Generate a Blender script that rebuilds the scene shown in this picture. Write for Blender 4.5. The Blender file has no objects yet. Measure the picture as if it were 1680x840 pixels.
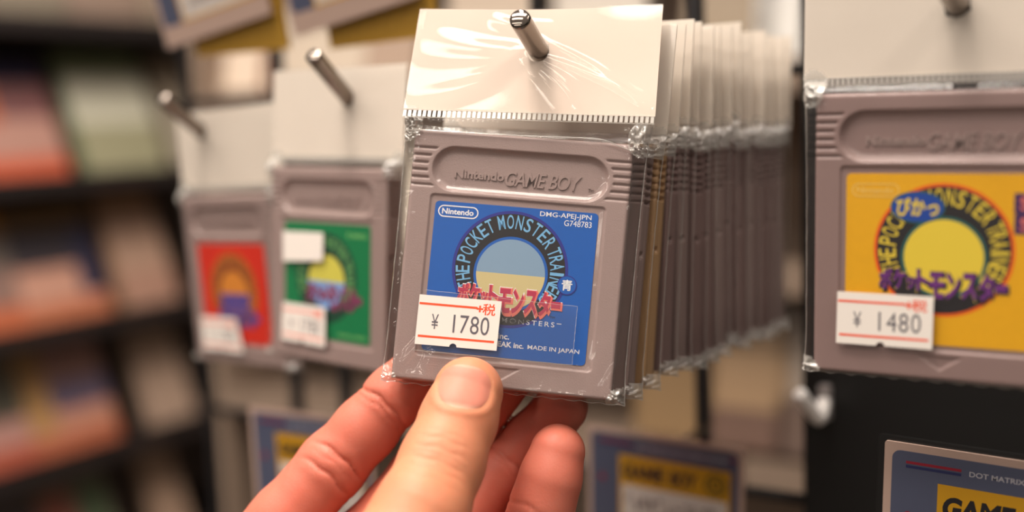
import bpy, math, random
import numpy as np
from mathutils import Matrix, Vector

# ------------------------------------------------------------------ camera, world, lights
S = bpy.context.scene
COL = S.collection
CAM_Z = 1.35                                    # eye height above the shop floor (m)
FPX = 1890.0                                    # focal length in pixels of the 1680 px wide frame
AX = np.array([2899., 120., -1890.]); AX /= np.linalg.norm(AX)
AY = np.array([1244., -283., 1890.]); AY -= AX * (AX @ AY); AY /= np.linalg.norm(AY)
RW = np.array([AX, AY, np.cross(AX, AY)])       # camera (right, down, forward) -> world
CAM = np.array([0., 0., CAM_Z])

cd = bpy.data.cameras.new('camera'); cam = bpy.data.objects.new('camera', cd); COL.objects.link(cam)
m3 = np.column_stack([RW[:, 0], -RW[:, 1], -RW[:, 2]])
M = Matrix([list(m3[i]) + [CAM[i]] for i in range(3)] + [[0, 0, 0, 1]])
cam.matrix_world = M
cd.sensor_width = 36.0; cd.lens = 36.0 * FPX / 1680.0
cd.clip_start = 0.02; cd.clip_end = 50
cd.dof.use_dof = True; cd.dof.focus_distance = 0.2935; cd.dof.aperture_fstop = 4.0
S.camera = cam

vs = S.view_settings
vs.view_transform = 'Standard'; vs.look = 'None'; vs.gamma = 1.0; vs.use_curve_mapping = False
vs.exposure = -0.2
S.cycles.transparent_max_bounces = 48
S.cycles.max_bounces = 12
S.cycles.use_denoising = True
S.cycles.caustics_reflective = False; S.cycles.caustics_refractive = False
S.cycles.sample_clamp_indirect = 4.0

w = bpy.data.worlds.new('shop_ambient'); S.world = w; w.use_nodes = True
_bg = w.node_tree.nodes['Background']; _tc = w.node_tree.nodes.new('ShaderNodeTexCoord'); _sx = w.node_tree.nodes.new('ShaderNodeSeparateXYZ')
_mr = w.node_tree.nodes.new('ShaderNodeMapRange'); _mr.inputs['From Min'].default_value = -0.15; _mr.inputs['From Max'].default_value = 0.75
_mr.inputs['To Min'].default_value = 0.05; _mr.inputs['To Max'].default_value = 0.62
w.node_tree.links.new(_tc.outputs['Generated'], _sx.inputs[0]); w.node_tree.links.new(_sx.outputs['Z'], _mr.inputs['Value']); w.node_tree.links.new(_mr.outputs['Result'], _bg.inputs[1])
_bg.inputs[0].default_value = (1.0, 0.87, 0.76, 1)      # pale ceiling above, darker shop floor below

def area(name, loc, target, sx, sy, power, color=(1.0, 0.90, 0.80)):
    l = bpy.data.lights.new(name, 'AREA'); l.shape = 'RECTANGLE'; l.size = sx; l.size_y = sy
    l.energy = power; l.color = color
    o = bpy.data.objects.new(name, l); COL.objects.link(o)
    o.location = loc
    o.rotation_euler = (Vector(target) - Vector(loc)).to_track_quat('-Z', 'Y').to_euler()
    return o
# rows of ceiling tubes over the aisles
area('ceiling_light', (-0.55, -0.72, 2.45), (-0.55, -0.72, 0), 1.3, 0.24, 13)
area('ceiling_light', (-0.45, -0.18, 2.45), (-0.45, -0.18, 0), 1.3, 0.24, 17)
area('ceiling_light', (0.85, 0.12, 2.45), (0.85, 0.12, 0), 0.24, 1.3, 13)
area('ceiling_light', (-0.8, -2.0, 2.45), (-0.8, -1.6, 0), 2.4, 0.2, 15)
area('ceiling_light', (-0.8, -3.6, 2.45), (-0.8, -3.0, 0), 2.4, 0.2, 18)
area('ceiling_light', (-0.45, 0.35, 2.45), (-0.6, 0.62, 0), 0.2, 1.2, 25)
area('ceiling_light', (-0.6, 1.7, 2.45), (-0.6, 1.7, 0), 1.3, 0.24, 8)

# ------------------------------------------------------------------ helpers
rng = np.random.default_rng(7)
random.seed(7)
MM = 0.001

def P(px, py, D):
    """world point (m) seen at pixel px,py at depth D (mm)"""
    return CAM + RW @ (np.array([(px - 840) / FPX, (py - 420) / FPX, 1.0]) * D * MM)

def lin(c):
    out = []
    for x in c[:3]:
        x /= 255.0
        out.append(x / 12.92 if x <= 0.04045 else ((x + 0.055) / 1.055) ** 2.4)
    return (*out, 1.0)

def rotm(yaw, pit, rol):
    a, b, c = np.radians([yaw, pit, rol])
    Rz = np.array([[np.cos(a), -np.sin(a), 0], [np.sin(a), np.cos(a), 0], [0, 0, 1]])
    Rx = np.array([[1, 0, 0], [0, np.cos(b), -np.sin(b)], [0, np.sin(b), np.cos(b)]])
    Ry = np.array([[np.cos(c), 0, np.sin(c)], [0, 1, 0], [-np.sin(c), 0, np.cos(c)]])
    return Rz @ Rx @ Ry

class Frame:
    """placement of a thing: u across, v up, w out of the front, all in mm"""
    def __init__(s, x, y, z, yaw=0, pit=0, rol=0):
        s.o = np.array([x, y, z]) * MM + np.array([0, 0, CAM_Z]); s.R = rotm(yaw, pit, rol)
    def matrix(s):
        return Matrix([list(s.R[i]) + [s.o[i]] for i in range(3)] + [[0, 0, 0, 1]])
    def uv(s, px, py, w=0.0):
        d = RW @ np.array([(px - 840) / FPX, (py - 420) / FPX, 1.0])
        n = -s.R[:, 1]; o = s.o + n * w * MM
        t = ((o - CAM) @ n) / (d @ n)
        q = (CAM + d * t - s.o) / MM
        return np.array([q @ s.R[:, 0], q @ s.R[:, 2]])
    def uvw(s, p):
        q = (np.asarray(p) - s.o) / MM
        return np.array([q @ s.R[:, 0], q @ s.R[:, 2], -(q @ s.R[:, 1])])

def uvw2loc(a):
    a = np.asarray(a, float)
    return np.column_stack([a[:, 0], -a[:, 2], a[:, 1]]) * MM

class MB:
    """collects pieces of one mesh object"""
    def __init__(s): s.v = []; s.f = []; s.m = []; s.n = 0
    def add(s, v, f, mat=0):
        v = np.asarray(v, float); s.v.append(v)
        for q in f: s.f.append([i + s.n for i in q]); s.m.append(mat)
        s.n += len(v); return s
    def grid(s, pts, nu, nv, mat=0, flip=False, skip=None):
        f = []
        for j in range(nv - 1):
            for i in range(nu - 1):
                if skip is not None and skip[j, i]: continue
                q = [j * nu + i, j * nu + i + 1, (j + 1) * nu + i + 1, (j + 1) * nu + i]
                f.append(q[::-1] if flip else q)
        return s.add(pts, f, mat)
    def mesh(s, name, mats, smooth=False, uvw=False):
        v = np.concatenate(s.v)
        if uvw: v = uvw2loc(v)
        me = bpy.data.meshes.new(name)
        me.from_pydata(v.tolist(), [], s.f); 
        for m in (mats if isinstance(mats, (list, tuple)) else [mats]): me.materials.append(m)
        me.polygons.foreach_set('material_index', s.m)
        if smooth: me.polygons.foreach_set('use_smooth', [True] * len(me.polygons))
        me.update(); return me

def obj(name, me, parent=None, matrix=None):
    o = bpy.data.objects.new(name, me); COL.objects.link(o)
    if parent is not None: o.parent = parent
    if matrix is not None: o.matrix_world = matrix
    return o

def thing(name, label, cat, matrix=None, group=None):
    o = bpy.data.objects.new(name, None); COL.objects.link(o)
    o.empty_display_size = 0.01
    if matrix is not None: o.matrix_world = matrix
    o['label'] = label; o['category'] = cat
    if group: o['group'] = group
    return o

def tag(o, label, cat, group=None):
    o['label'] = label; o['category'] = cat
    if group: o['group'] = group
    return o

def bevel(o, width, seg=2):
    b = o.modifiers.new('bevel', 'BEVEL'); b.width = width; b.segments = seg; b.limit_method = 'ANGLE'
    return o

BOXF = [(0, 3, 2, 1), (4, 5, 6, 7), (0, 1, 5, 4), (1, 2, 6, 5), (2, 3, 7, 6), (3, 0, 4, 7)]
def box(a, b):
    x0, y0, z0 = a; x1, y1, z1 = b
    return [(x0, y0, z0), (x1, y0, z0), (x1, y1, z0), (x0, y1, z0), (x0, y0, z1), (x1, y0, z1), (x1, y1, z1), (x0, y1, z1)], BOXF

def tube(pts, r, n=16, caps=True, taper_end=0.0):
    """swept round wire through 3-D points; r single or per point"""
    pts = np.asarray(pts, float); k = len(pts)
    rr = np.full(k, r) if np.isscalar(r) else np.asarray(r, float)
    t = np.gradient(pts, axis=0); t /= np.linalg.norm(t, axis=1)[:, None]
    ref = np.array([1., 0, 0]) if abs(t[0][0]) < .9 else np.array([0, 1., 0])
    v = []; a = np.arange(n) * 2 * np.pi / n
    for i in range(k):
        x = ref - t[i] * (ref @ t[i]); x /= np.linalg.norm(x); y = np.cross(t[i], x); ref = x
        v.append(pts[i] + rr[i] * (np.cos(a)[:, None] * x + np.sin(a)[:, None] * y))
    v = np.concatenate(v); f = []
    for i in range(k - 1):
        for j in range(n):
            j2 = (j + 1) % n
            f.append((i * n + j, i * n + j2, (i + 1) * n + j2, (i + 1) * n + j))
    if caps: f.append(tuple(range(n))[::-1]); f.append(tuple((k - 1) * n + j for j in range(n)))
    return v, f

def catmull(pts, sub=8):
    p = np.asarray(pts, float); p = np.vstack([2 * p[0] - p[1], p, 2 * p[-1] - p[-2]]); out = []
    for i in range(1, len(p) - 2):
        for t in np.linspace(0, 1, sub, endpoint=False):
            out.append(.5 * (2 * p[i] + (p[i + 1] - p[i - 1]) * t + (2 * p[i - 1] - 5 * p[i] + 4 * p[i + 1] - p[i + 2]) * t * t + (-p[i - 1] + 3 * p[i] - 3 * p[i + 1] + p[i + 2]) * t ** 3))
    out.append(p[-2]); return np.array(out)

def rrect(x0, y0, x1, y1, r, n=6):
    pts = []
    for cx, cy, a0 in ((x1 - r, y1 - r, 0), (x0 + r, y1 - r, 90), (x0 + r, y0 + r, 180), (x1 - r, y0 + r, 270)):
        for k in range(n + 1):
            a = math.radians(a0 + 90 * k / n); pts.append((cx + r * math.cos(a), cy + r * math.sin(a)))
    return np.array(pts)

def ellipse(cx, cy, rx, ry, n=64):
    a = np.arange(n) * 2 * np.pi / n
    return np.column_stack([cx + rx * np.cos(a), cy + ry * np.sin(a)])

def flat(mb, poly, w, mat=0):
    """a printed flat area: polygon in u,v at height w"""
    poly = np.asarray(poly, float)
    mb.add(np.column_stack([poly, np.full(len(poly), w)]), [tuple(range(len(poly)))], mat)

def ring(mb, outer, inner, w, mat=0):
    n = len(outer); v = np.vstack([outer, inner])
    mb.add(np.column_stack([v, np.full(2 * n, w)]), [(i, (i + 1) % n, n + (i + 1) % n, n + i) for i in range(n)], mat)

def slab(mb, poly, w0, w1, mat=0):
    poly = np.asarray(poly, float); n = len(poly)
    v = np.vstack([np.column_stack([poly, np.full(n, w0)]), np.column_stack([poly, np.full(n, w1)])])
    f = [tuple(range(n))[::-1], tuple(range(n, 2 * n))] + [(i, (i + 1) % n, n + (i + 1) % n, n + i) for i in range(n)]
    mb.add(v, f, mat)

_tc = {}
def glyphs(body, bold=0.0, extrude=0.0, bev=0.0, shear=0.0, spacing=1.0):
    key = (body, bold, extrude, bev, shear, spacing)
    if key in _tc: return _tc[key]
    c = bpy.data.curves.new('t', 'FONT'); c.body = body; c.offset = bold; c.extrude = extrude
    c.bevel_depth = bev; c.shear = shear; c.space_character = spacing; c.resolution_u = 4; c.bevel_resolution = 1
    o = bpy.data.objects.new('t', c); COL.objects.link(o); bpy.context.view_layer.update()
    me = bpy.data.meshes.new_from_object(o.evaluated_get(bpy.context.evaluated_depsgraph_get()))
    v = np.empty(len(me.vertices) * 3); me.vertices.foreach_get('co', v); v = v.reshape(-1, 3)
    f = [tuple(p.vertices) for p in me.polygons]
    bpy.data.objects.remove(o); bpy.data.curves.remove(c); bpy.data.meshes.remove(me)
    _tc[key] = (v, f); return _tc[key]

def text(mb, body, cx, cy, width, height, w, mat=0, ang=0.0, bold=0.0, shear=0.0, spacing=1.0, depth=0.0, bev=0.0, xs=1.0):
    """lettering fitted to a box of width x height mm centred on cx,cy"""
    v, f = glyphs(body, bold, 0.01 if depth else 0.0, bev, shear, spacing)
    lo = v.min(0); hi = v.max(0); v = v - (lo + hi) / 2
    sx = width / (hi[0] - lo[0]) if width else xs * height / (hi[1] - lo[1])
    sy = height / (hi[1] - lo[1]) if height else sx
    q = np.column_stack([v[:, 0] * sx, v[:, 1] * sy, v[:, 2]])
    if depth: q[:, 2] *= depth / max(1e-9, q[:, 2].max() - q[:, 2].min()); q[:, 2] -= q[:, 2].min()
    a = math.radians(ang); x = q[:, 0] * math.cos(a) - q[:, 1] * math.sin(a); y = q[:, 0] * math.sin(a) + q[:, 1] * math.cos(a)
    mb.add(np.column_stack([x + cx, y + cy, q[:, 2] + w]), f, mat)

def arc_text(mb, words, cx, cy, r, cw, ch, w, mat, sy=1.0):
    """words = [(string, first angle, step)]; letters stand radially on a ring"""
    for s, a0, st in words:
        for k, c in enumerate(s):
            a = a0 + st * k; b = math.radians(a)
            text(mb, c, cx + r * math.cos(b), cy + r * math.sin(b) * sy, cw * (0.45 if c == 'I' else 1), ch, w, mat, ang=a - 90, bold=0.008)

def smooth(e0, e1, x):
    t = np.clip((x - e0) / (e1 - e0), 0, 1); return t * t * (3 - 2 * t)

def noise2(x, y, seed, octaves=3, ridged=False):
    """smooth pseudo-noise from summed sines"""
    r = np.random.default_rng(seed); out = np.zeros_like(x); amp = 1.0; fr = 1.0; tot = 0
    for o in range(octaves):
        acc = np.zeros_like(x)
        for k in range(5):
            a = r.uniform(0, 2 * np.pi); f = fr * r.uniform(.7, 1.4)
            acc += np.sin(f * (np.cos(a) * x + np.sin(a) * y) + r.uniform(0, 6.28))
        acc /= 3.0
        if ridged: acc = 1 - 2 * np.abs(acc)
        out += amp * acc; tot += amp; amp *= .5; fr *= 2.0
    return out / tot

# ------------------------------------------------------------------ materials
def mat(name, col, rough=0.5, metal=0.0, spec=0.5, noise=0.0, nscale=300.0, bump=0.0, bscale=1500.0, sss=0.0, coat=0.0):
    m = bpy.data.materials.new(name); m.use_nodes = True; nt = m.node_tree; b = nt.nodes['Principled BSDF']
    c = lin(col); b.inputs['Base Color'].default_value = c
    b.inputs['Roughness'].default_value = rough; b.inputs['Metallic'].default_value = metal
    b.inputs['Specular IOR Level'].default_value = spec
    if coat: b.inputs['Coat Weight'].default_value = coat; b.inputs['Coat Roughness'].default_value = .08
    if noise or bump:
        tc = nt.nodes.new('ShaderNodeTexCoord')
    if noise:
        n = nt.nodes.new('ShaderNodeTexNoise'); n.inputs['Scale'].default_value = nscale; n.inputs['Detail'].default_value = 4
        nt.links.new(tc.outputs['Object'], n.inputs['Vector'])
        r = nt.nodes.new('ShaderNodeMapRange'); r.inputs['To Min'].default_value = 1 - noise; r.inputs['To Max'].default_value = 1 + noise
        nt.links.new(n.outputs['Fac'], r.inputs['Value'])
        mx = nt.nodes.new('ShaderNodeVectorMath'); mx.operation = 'SCALE'; mx.inputs[0].default_value = c[:3]
        nt.links.new(r.outputs['Result'], mx.inputs['Scale']); nt.links.new(mx.outputs['Vector'], b.inputs['Base Color'])
    if bump:
        n = nt.nodes.new('ShaderNodeTexNoise'); n.inputs['Scale'].default_value = bscale; n.inputs['Detail'].default_value = 2
        nt.links.new(tc.outputs['Object'], n.inputs['Vector'])
        bp = nt.nodes.new('ShaderNodeBump'); bp.inputs['Strength'].default_value = bump; bp.inputs['Distance'].default_value = 0.0002
        nt.links.new(n.outputs['Fac'], bp.inputs['Height']); nt.links.new(bp.outputs['Normal'], b.inputs['Normal'])
    return m

def film(name, tint=(1, 1, 1), base=0.045, rough=0.05, haze=0.0, hazecol=(235, 230, 222)):
    m = bpy.data.materials.new(name); m.use_nodes = True; nt = m.node_tree
    for n in list(nt.nodes): nt.nodes.remove(n)
    out = nt.nodes.new('ShaderNodeOutputMaterial'); tr = nt.nodes.new('ShaderNodeBsdfTransparent'); gl = nt.nodes.new('ShaderNodeBsdfGlossy')
    tr.inputs[0].default_value = (*tint, 1); gl.inputs['Roughness'].default_value = rough
    lw = nt.nodes.new('ShaderNodeLayerWeight'); lw.inputs['Blend'].default_value = 0.5
    pw = nt.nodes.new('ShaderNodeMath'); pw.operation = 'POWER'; pw.inputs[1].default_value = 4.0
    ma = nt.nodes.new('ShaderNodeMath'); ma.operation = 'MULTIPLY_ADD'; ma.inputs[1].default_value = 0.7; ma.inputs[2].default_value = base
    mx = nt.nodes.new('ShaderNodeMixShader'); L = nt.links.new
    L(lw.outputs['Facing'], pw.inputs[0]); L(pw.outputs[0], ma.inputs[0]); L(ma.outputs[0], mx.inputs[0])
    L(tr.outputs[0], mx.inputs[1]); L(gl.outputs[0], mx.inputs[2]); last = mx.outputs[0]
    if haze:
        df = nt.nodes.new('ShaderNodeBsdfDiffuse'); df.inputs[0].default_value = lin(hazecol)
        m2 = nt.nodes.new('ShaderNodeMixShader'); m2.inputs[0].default_value = haze
        L(last, m2.inputs[1]); L(df.outputs[0], m2.inputs[2]); last = m2.outputs[0]
    L(last, out.inputs[0]); return m

M_shell = mat('grey_plastic', (154, 132, 127), .42, noise=.04, nscale=900, bump=.35, bscale=2600)
M_shell_tan = mat('yellowed_grey_plastic', (188, 150, 110), .42, noise=.04, nscale=900, bump=.35, bscale=2600)
M_shell_dark = mat('mauve_grey_plastic', (142, 117, 113), .42, noise=.04, nscale=900, bump=.35, bscale=2600)
M_header = mat('cream_card', (209, 189, 173), .55, noise=.015, nscale=60)
M_header_w = mat('white_card', (226, 214, 200), .6, noise=.02, nscale=80)
M_film = film('clear_film', base=.04, haze=.012)
M_seal = film('clear_film_seal', base=.12, haze=.42)
M_film_q = film('clear_film_thin', base=.022)
M_weld_glint = film('weld_and_glint_film', base=.25, haze=.30)
M_paper = mat('sticker_paper', (236, 228, 220), .6)
M_redink = mat('red_orange_ink', (238, 84, 44), .6)
M_greyink = mat('grey_ink', (96, 92, 100), .6)
M_chrome = mat('chrome_wire', (138, 128, 120), .09, metal=1.0)
M_white = mat('white_ink', (236, 236, 238), .45)
M_black = mat('black_ink', (30, 27, 32), .45)

# ------------------------------------------------------------------ cartridge shell (57 x 65 x 7.6 mm)
CW, CH, CT = 57.0, 65.0, 7.6
RL, RR, RB, RT = 5.9, 51.3, 6.6, 48.4            # label recess
GROOVES = [60.2 - 1.93 * k for k in range(6)]
def stadium(u, v, cx=28.5, cy=55.2, hl=23.0, r=5.9):
    dx = np.maximum(np.abs(u - cx) - (hl - r), 0); return np.hypot(dx, v - cy) - r
def face_height(u, v):
    e = np.minimum(np.minimum(u, CW - u), np.minimum(v, CH - v))
    R = 0.9; t = np.clip(1 - e / R, 0, 1); h = -R * (1 - np.sqrt(np.maximum(0, 1 - t * t)))
    sd = stadium(u, v)
    h = h - 1.25 * (1 - (1 - np.clip(-sd / 1.9, 0, 1)) ** 2.2)
    g = np.zeros_like(u)
    for k, vk in enumerate(GROOVES): g = np.maximum(g, np.exp(-((v - vk) / .30) ** 2) * (1.0 if k < 5 else .7))
    inside = smooth(.9, 1.4, sd) * smooth(8.6, 8.0, np.minimum(u, CW - u))
    h = h - .6 * g * inside
    dx = np.maximum(np.maximum(RL + 1 - u, u - RR + 1), 0); dy = np.maximum(np.maximum(RB + 1 - v, v - RT + 1), 0)
    rd = np.hypot(dx, dy) - 1 + np.minimum(0, np.maximum(np.maximum(RL + 1 - u, u - RR + 1), np.maximum(RB + 1 - v, v - RT + 1)))
    h = h - .45 * smooth(.15, -.25, rd)
    tri = np.maximum.reduce([v - 5.4, (28.5 - 4.6 - u) * .56 + (2.6 - v) * -.83 * 0 + (5.4 - v) * .83 - 0 * u, (u - 28.5 - 4.6) * .56 + (5.4 - v) * .83])
    h = h - .35 * smooth(.2, -.2, tri)
    return h
def make_shell():
    st = 0.22; nu = int(CW / st) + 1; nv = int(CH / st) + 1
    u = np.linspace(0, CW, nu); v = np.linspace(0, CH, nv); U, V = np.meshgrid(u, v)
    Hh = face_height(U, V)
    pts = np.column_stack([U.ravel(), V.ravel(), Hh.ravel()])
    f = np.arange(nu * nv).reshape(nv, nu)
    faces = np.stack([f[:-1, :-1], f[:-1, 1:], f[1:, 1:], f[1:, :-1]], -1).reshape(-1, 4).tolist()
    rim = np.concatenate([f[0, :-1], f[:-1, -1], f[-1, :0:-1], f[:0:-1, 0]])
    n = len(rim); base = pts[rim]
    nrm = np.zeros((n, 2)); nrm[base[:, 0] <= 1e-6, 0] = -1; nrm[base[:, 0] >= CW - 1e-6, 0] = 1
    nrm[base[:, 1] <= 1e-6, 1] = -1; nrm[base[:, 1] >= CH - 1e-6, 1] = 1
    side = np.abs(nrm[:, 0]) > .5; vv = base[:, 1]
    zs = [-1.2, -1.6, -2.2, -2.8, -3.4, -4.0, -4.3, -4.45, -4.6, -4.75, -4.9, -5.4, -6.0, -6.6, -7.0, -7.3, -7.5, -7.6]
    prev = rim; allv = [pts]; nn = len(pts)
    for z in zs:
        o = np.zeros(n)
        g = np.zeros(n)
        for vk in GROOVES: g = np.maximum(g, np.exp(-((vv - vk) / .5) ** 4))
        o += side * g * 1.0 * (z > -7.2)
        o += .22 * np.exp(-((z + 4.6) / .14) ** 2)
        o += side * (1.3 * np.exp(-((vv - 36.6) / .6) ** 2)) * (z > -4.5)
        o += side * .75 * smooth(36.8, 36.2, vv) * np.clip(1 + z / 4.5, 0, 1)
        if z < -7.0: o += .5 * ((-7.0 - z) / .6) ** 2
        q = base.copy(); q[:, :2] -= nrm * o[:, None]; q[:, 2] = z
        allv.append(q); cur = np.arange(nn, nn + n); nn += n
        for i in range(n):
            j = (i + 1) % n; faces.append([prev[i], cur[i], cur[j], prev[j]])
        prev = cur
    faces.append(list(prev[::-1]))
    p = np.concatenate(allv); p[:, 0] -= 28.5
    mb = MB(); mb.v = [p]; mb.f = [list(map(int, q)) for q in faces]; mb.m = [0] * len(faces); mb.n = len(p)
    # raised lettering in the oval recess is a child mesh; see emboss()
    return mb
_sh = make_shell()
ME_shell = _sh.mesh('cartridge_shell', M_shell, True, True)
ME_shell_tan = ME_shell.copy(); ME_shell_tan.materials[0] = M_shell_tan
ME_shell_dark = ME_shell.copy(); ME_shell_dark.materials[0] = M_shell_dark
mb = MB()
text(mb, 'Nintendo', 11.3 - 28.5 + 6.6, 54.2, 13.0, 2.3, -1.2, bold=.03, depth=.28)
text(mb, 'GAME BOY', 15.7 - 28.5 + 18.9, 53.9, 19.6, 3.8, -1.2, bold=.008, shear=.25, depth=.28, spacing=.95)
text(mb, 'TM', 45.9 - 28.5 + 1.0, 52.6, 1.4, .8, -1.2, depth=.22)
ME_emb = mb.mesh('raised_lettering', M_shell, False, True)

# ------------------------------------------------------------------ header card and bag
def header_mesh(c, hole, wobble=0.0, seed=1, th=.5):
    """c = corner (u,v,w): bottom-left, bottom-right, top-right, top-left; hole = (s,t)"""
    c = np.asarray(c, float); nu, nv = 73, 33
    s, t = np.meshgrid(np.linspace(0, 1, nu), np.linspace(0, 1, nv)); s = s.ravel(); t = t.ravel()
    Wd = np.linalg.norm(c[1] - c[0]); Ht = np.linalg.norm(c[3] - c[0])
    d = np.hypot((s - hole[0]) * Wd, (t - hole[1]) * Ht); R = 2.9
    near = d < R + .45
    k = np.where(near & (d > R - .65), R / np.maximum(d, 1e-6), 1.0)
    s = hole[0] + (s - hole[0]) * k; t = hole[1] + (t - hole[1]) * k
    p = (1 - t)[:, None] * ((1 - s)[:, None] * c[0] + s[:, None] * c[1]) + t[:, None] * ((1 - s)[:, None] * c[3] + s[:, None] * c[2])
    p[:, 2] += wobble * (np.sin(s * 3.0 + 1) * t + .4 * noise2(s * 5, t * 3, seed))
    p[:, 1] += -wobble * .9 * np.sin(np.pi * s) * t
    cen = d.reshape(nv, nu); cc = (cen[:-1, :-1] + cen[1:, 1:] + cen[1:, :-1] + cen[:-1, 1:]) / 4
    skip = cc < R
    mb = MB(); mb.grid(p, nu, nv, 0, False, skip)
    q = p.copy(); q[:, 2] -= th
    mb.grid(q, nu, nv, 0, True, skip)
    f = np.arange(nu * nv).reshape(nv, nu); rim = np.concatenate([f[0, :-1], f[:-1, -1], f[-1, :0:-1], f[:0:-1, 0]])
    n = len(rim); mb.add(np.vstack([p[rim], q[rim]]), [(n + i, n + (i + 1) % n, (i + 1) % n, i) for i in range(n)])
    return mb

def bag_mesh(c, hole, nu=121, nv=190, seed=3, creases=(), wobble=0.0, crk=1.0, bodyfolds=(), nbody=84, glint_line=None):
    """front and back film, joined at the side seams, round a cartridge and over its header card"""
    c = np.asarray(c, float); mid = -CT / 2
    hw = lambda v: np.interp(v, [-3, 0, 8, 40, 60, 65], [32.2, 31.7, 31.2, 31.3, 31.6, 32.0])
    vb = np.concatenate([np.linspace(-1.1, 2, 20), np.linspace(2.6, 62, nbody), np.linspace(62.3, 66.0, 30)])
    rows = []
    for v in vb:
        fr = np.interp(v, [-1.1, -.6, -.1, .6, 64.1, 64.7, 65.2, 65.65, 66.0], [0, .35, .8, 1, 1, .985, .95, .895, .83]); rows.append(((-hw(v), v, mid), (hw(v), v, mid), fr, 0))
    L0, R0 = np.array(rows[-1][0]), np.array(rows[-1][1])
    for k in range(1, 12):                           # neck between cartridge and card
        t = k / 12; e = t * t * (3 - 2 * t)
        rows.append((L0 * (1 - t) + c[0] * t, R0 * (1 - t) + c[1] * t, (.83 * (1 - e)), 0))
    nh = 54
    for k in range(nh):
        t = k / (nh - 1) * 1.01; rows.append((c[0] * (1 - t) + c[3] * t, c[1] * (1 - t) + c[2] * t, 0, t + 1e-6))
    nv = len(rows); s = np.linspace(0, 1, nu)
    # finer near the seams
    s = .5 - .5 * np.cos(np.pi * (s * .86 + .07)) ; s = (s - s[0]) / (s[-1] - s[0])
    A = np.array([r[0] for r in rows]); B = np.array([r[1] for r in rows]); fr = np.array([r[2] for r in rows]); hd = np.array([r[3] for r in rows])
    Sg, FR = np.meshgrid(s, fr); HD = np.meshgrid(s, hd)[1]
    p = A[:, None, :] * (1 - Sg)[..., None] + B[:, None, :] * Sg[..., None]
    hwid = np.linalg.norm(B - A, axis=1)[:, None] / 2
    ua = np.abs(Sg - .5) * 2 * hwid
    flatw = 28.3
    shape = np.where(ua < flatw, 1.0, np.sqrt(np.clip(1 - ((ua - flatw) / np.maximum(hwid - flatw, .5)) ** 2, 0, 1)))
    U, V = p[..., 0], p[..., 1]
    cr = noise2(U * .25, V * .18, seed, 3) * .16 + np.maximum(0, noise2(U * .55, V * .4, seed + 1, 2, True) - .25) * .30
    corner = np.exp(-((np.abs(U) - 31) / 3.4) ** 2) * np.exp(-((V + 1) / 3.5) ** 2) + .8 * np.exp(-((np.abs(U) - 30) / 3.0) ** 2) * np.exp(-((V - 66) / 4.0) ** 2)
    cr = cr * np.clip(.10 + .9 * smooth(24, 30, np.abs(U)) + 1.2 * np.exp(-((V - 1) / 2.5) ** 2), 0, 1.6) * crk
    cr += corner * noise2(U * 1.9, V * 1.9, seed + 2, 3, True) * 2.3 * crk
    onh = HD > 0
    ch = noise2(U * .16, V * .22, seed + 5, 2) * .10
    for (a, b, wd, am) in creases:                   # folds pulled out from the hole, in u,v
        a = np.array(a); b = np.array(b); ab = b - a; t = np.clip(((U - a[0]) * ab[0] + (V - a[1]) * ab[1]) / (ab @ ab), 0, 1)
        bow = 1.2 * np.sin(np.pi * t); dd = ((U - a[0]) * -ab[1] + (V - a[1]) * ab[0]) / np.linalg.norm(ab) - bow
        endd = np.hypot(U - (a[0] + t * ab[0]), V - (a[1] + t * ab[1]))
        ch = ch + am * np.exp(-(dd / (wd * (.5 + .8 * t))) ** 2) * smooth(6, 2, endd - np.abs(dd)) * np.sin(np.pi * np.clip(t * .96 + .04, 0, 1)) ** .6
    cr = cr - np.where(onh, 0, .75 * smooth(.2, -2.0, stadium(U + 28.5, V)) + .22 * smooth(.3, -1.0, np.maximum(np.abs(U - .1) - 22.0, np.abs(V - 27.6) - 20.2)))   # film sinks a little into the hollows
    for (a, b, wd, am) in bodyfolds:
        a = np.array(a); b = np.array(b); ab = b - a; t = np.clip(((U - a[0]) * ab[0] + (V - a[1]) * ab[1]) / (ab @ ab), 0, 1)
        dd = np.hypot(U - (a[0] + t * ab[0]), V - (a[1] + t * ab[1])); cr = cr + am * np.exp(-(dd / wd) ** 2) * np.sin(np.pi * np.clip(t * .9 + .05, 0, 1)) ** .5
    gap = .42
    front = np.where(onh, gap + np.maximum(ch, -.3), FR * shape * (CT / 2 + .55) + np.maximum(cr, -.9) * np.clip(FR * 2, .25, 1) + .2 * (FR == 0))
    pf = p.copy(); pf[..., 2] += front
    if wobble:
        SS = Sg; pf[..., 2] += np.where(onh, wobble * (np.sin(SS * 3.0 + 1) * HD), 0); pf[..., 1] += np.where(onh, -wobble * .9 * np.sin(np.pi * SS) * HD, 0)
    d = np.hypot((Sg - hole[0]) * np.linalg.norm(c[1] - c[0]), (HD - hole[1]) * np.linalg.norm(c[3] - c[0])) + (HD <= 0) * 99
    skip = ((d[:-1, :-1] + d[1:, 1:]) / 2) < 2.9
    mb = MB(); mb.grid(pf.reshape(-1, 3), nu, nv, 0, False, skip)
    cf = corner[:-1, :-1][~skip] > .22; mb.m = [int(x) for x in cf]
    pb = p[:, ::4].copy(); shb = shape[:, ::4]; hb = onh[:, ::4]
    pb[..., 2] += np.where(hb, -.5 - .5, -FR[:, ::4] * shb * (CT / 2 + .22) - .05)
    if wobble:
        SS = Sg[:, ::4]; HB = HD[:, ::4]; pb[..., 2] += np.where(hb, wobble * (np.sin(SS * 3.0 + 1) * HB), 0); pb[..., 1] += np.where(hb, -wobble * .9 * np.sin(np.pi * SS) * HB, 0)
    d4 = d[:, ::4]
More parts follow.
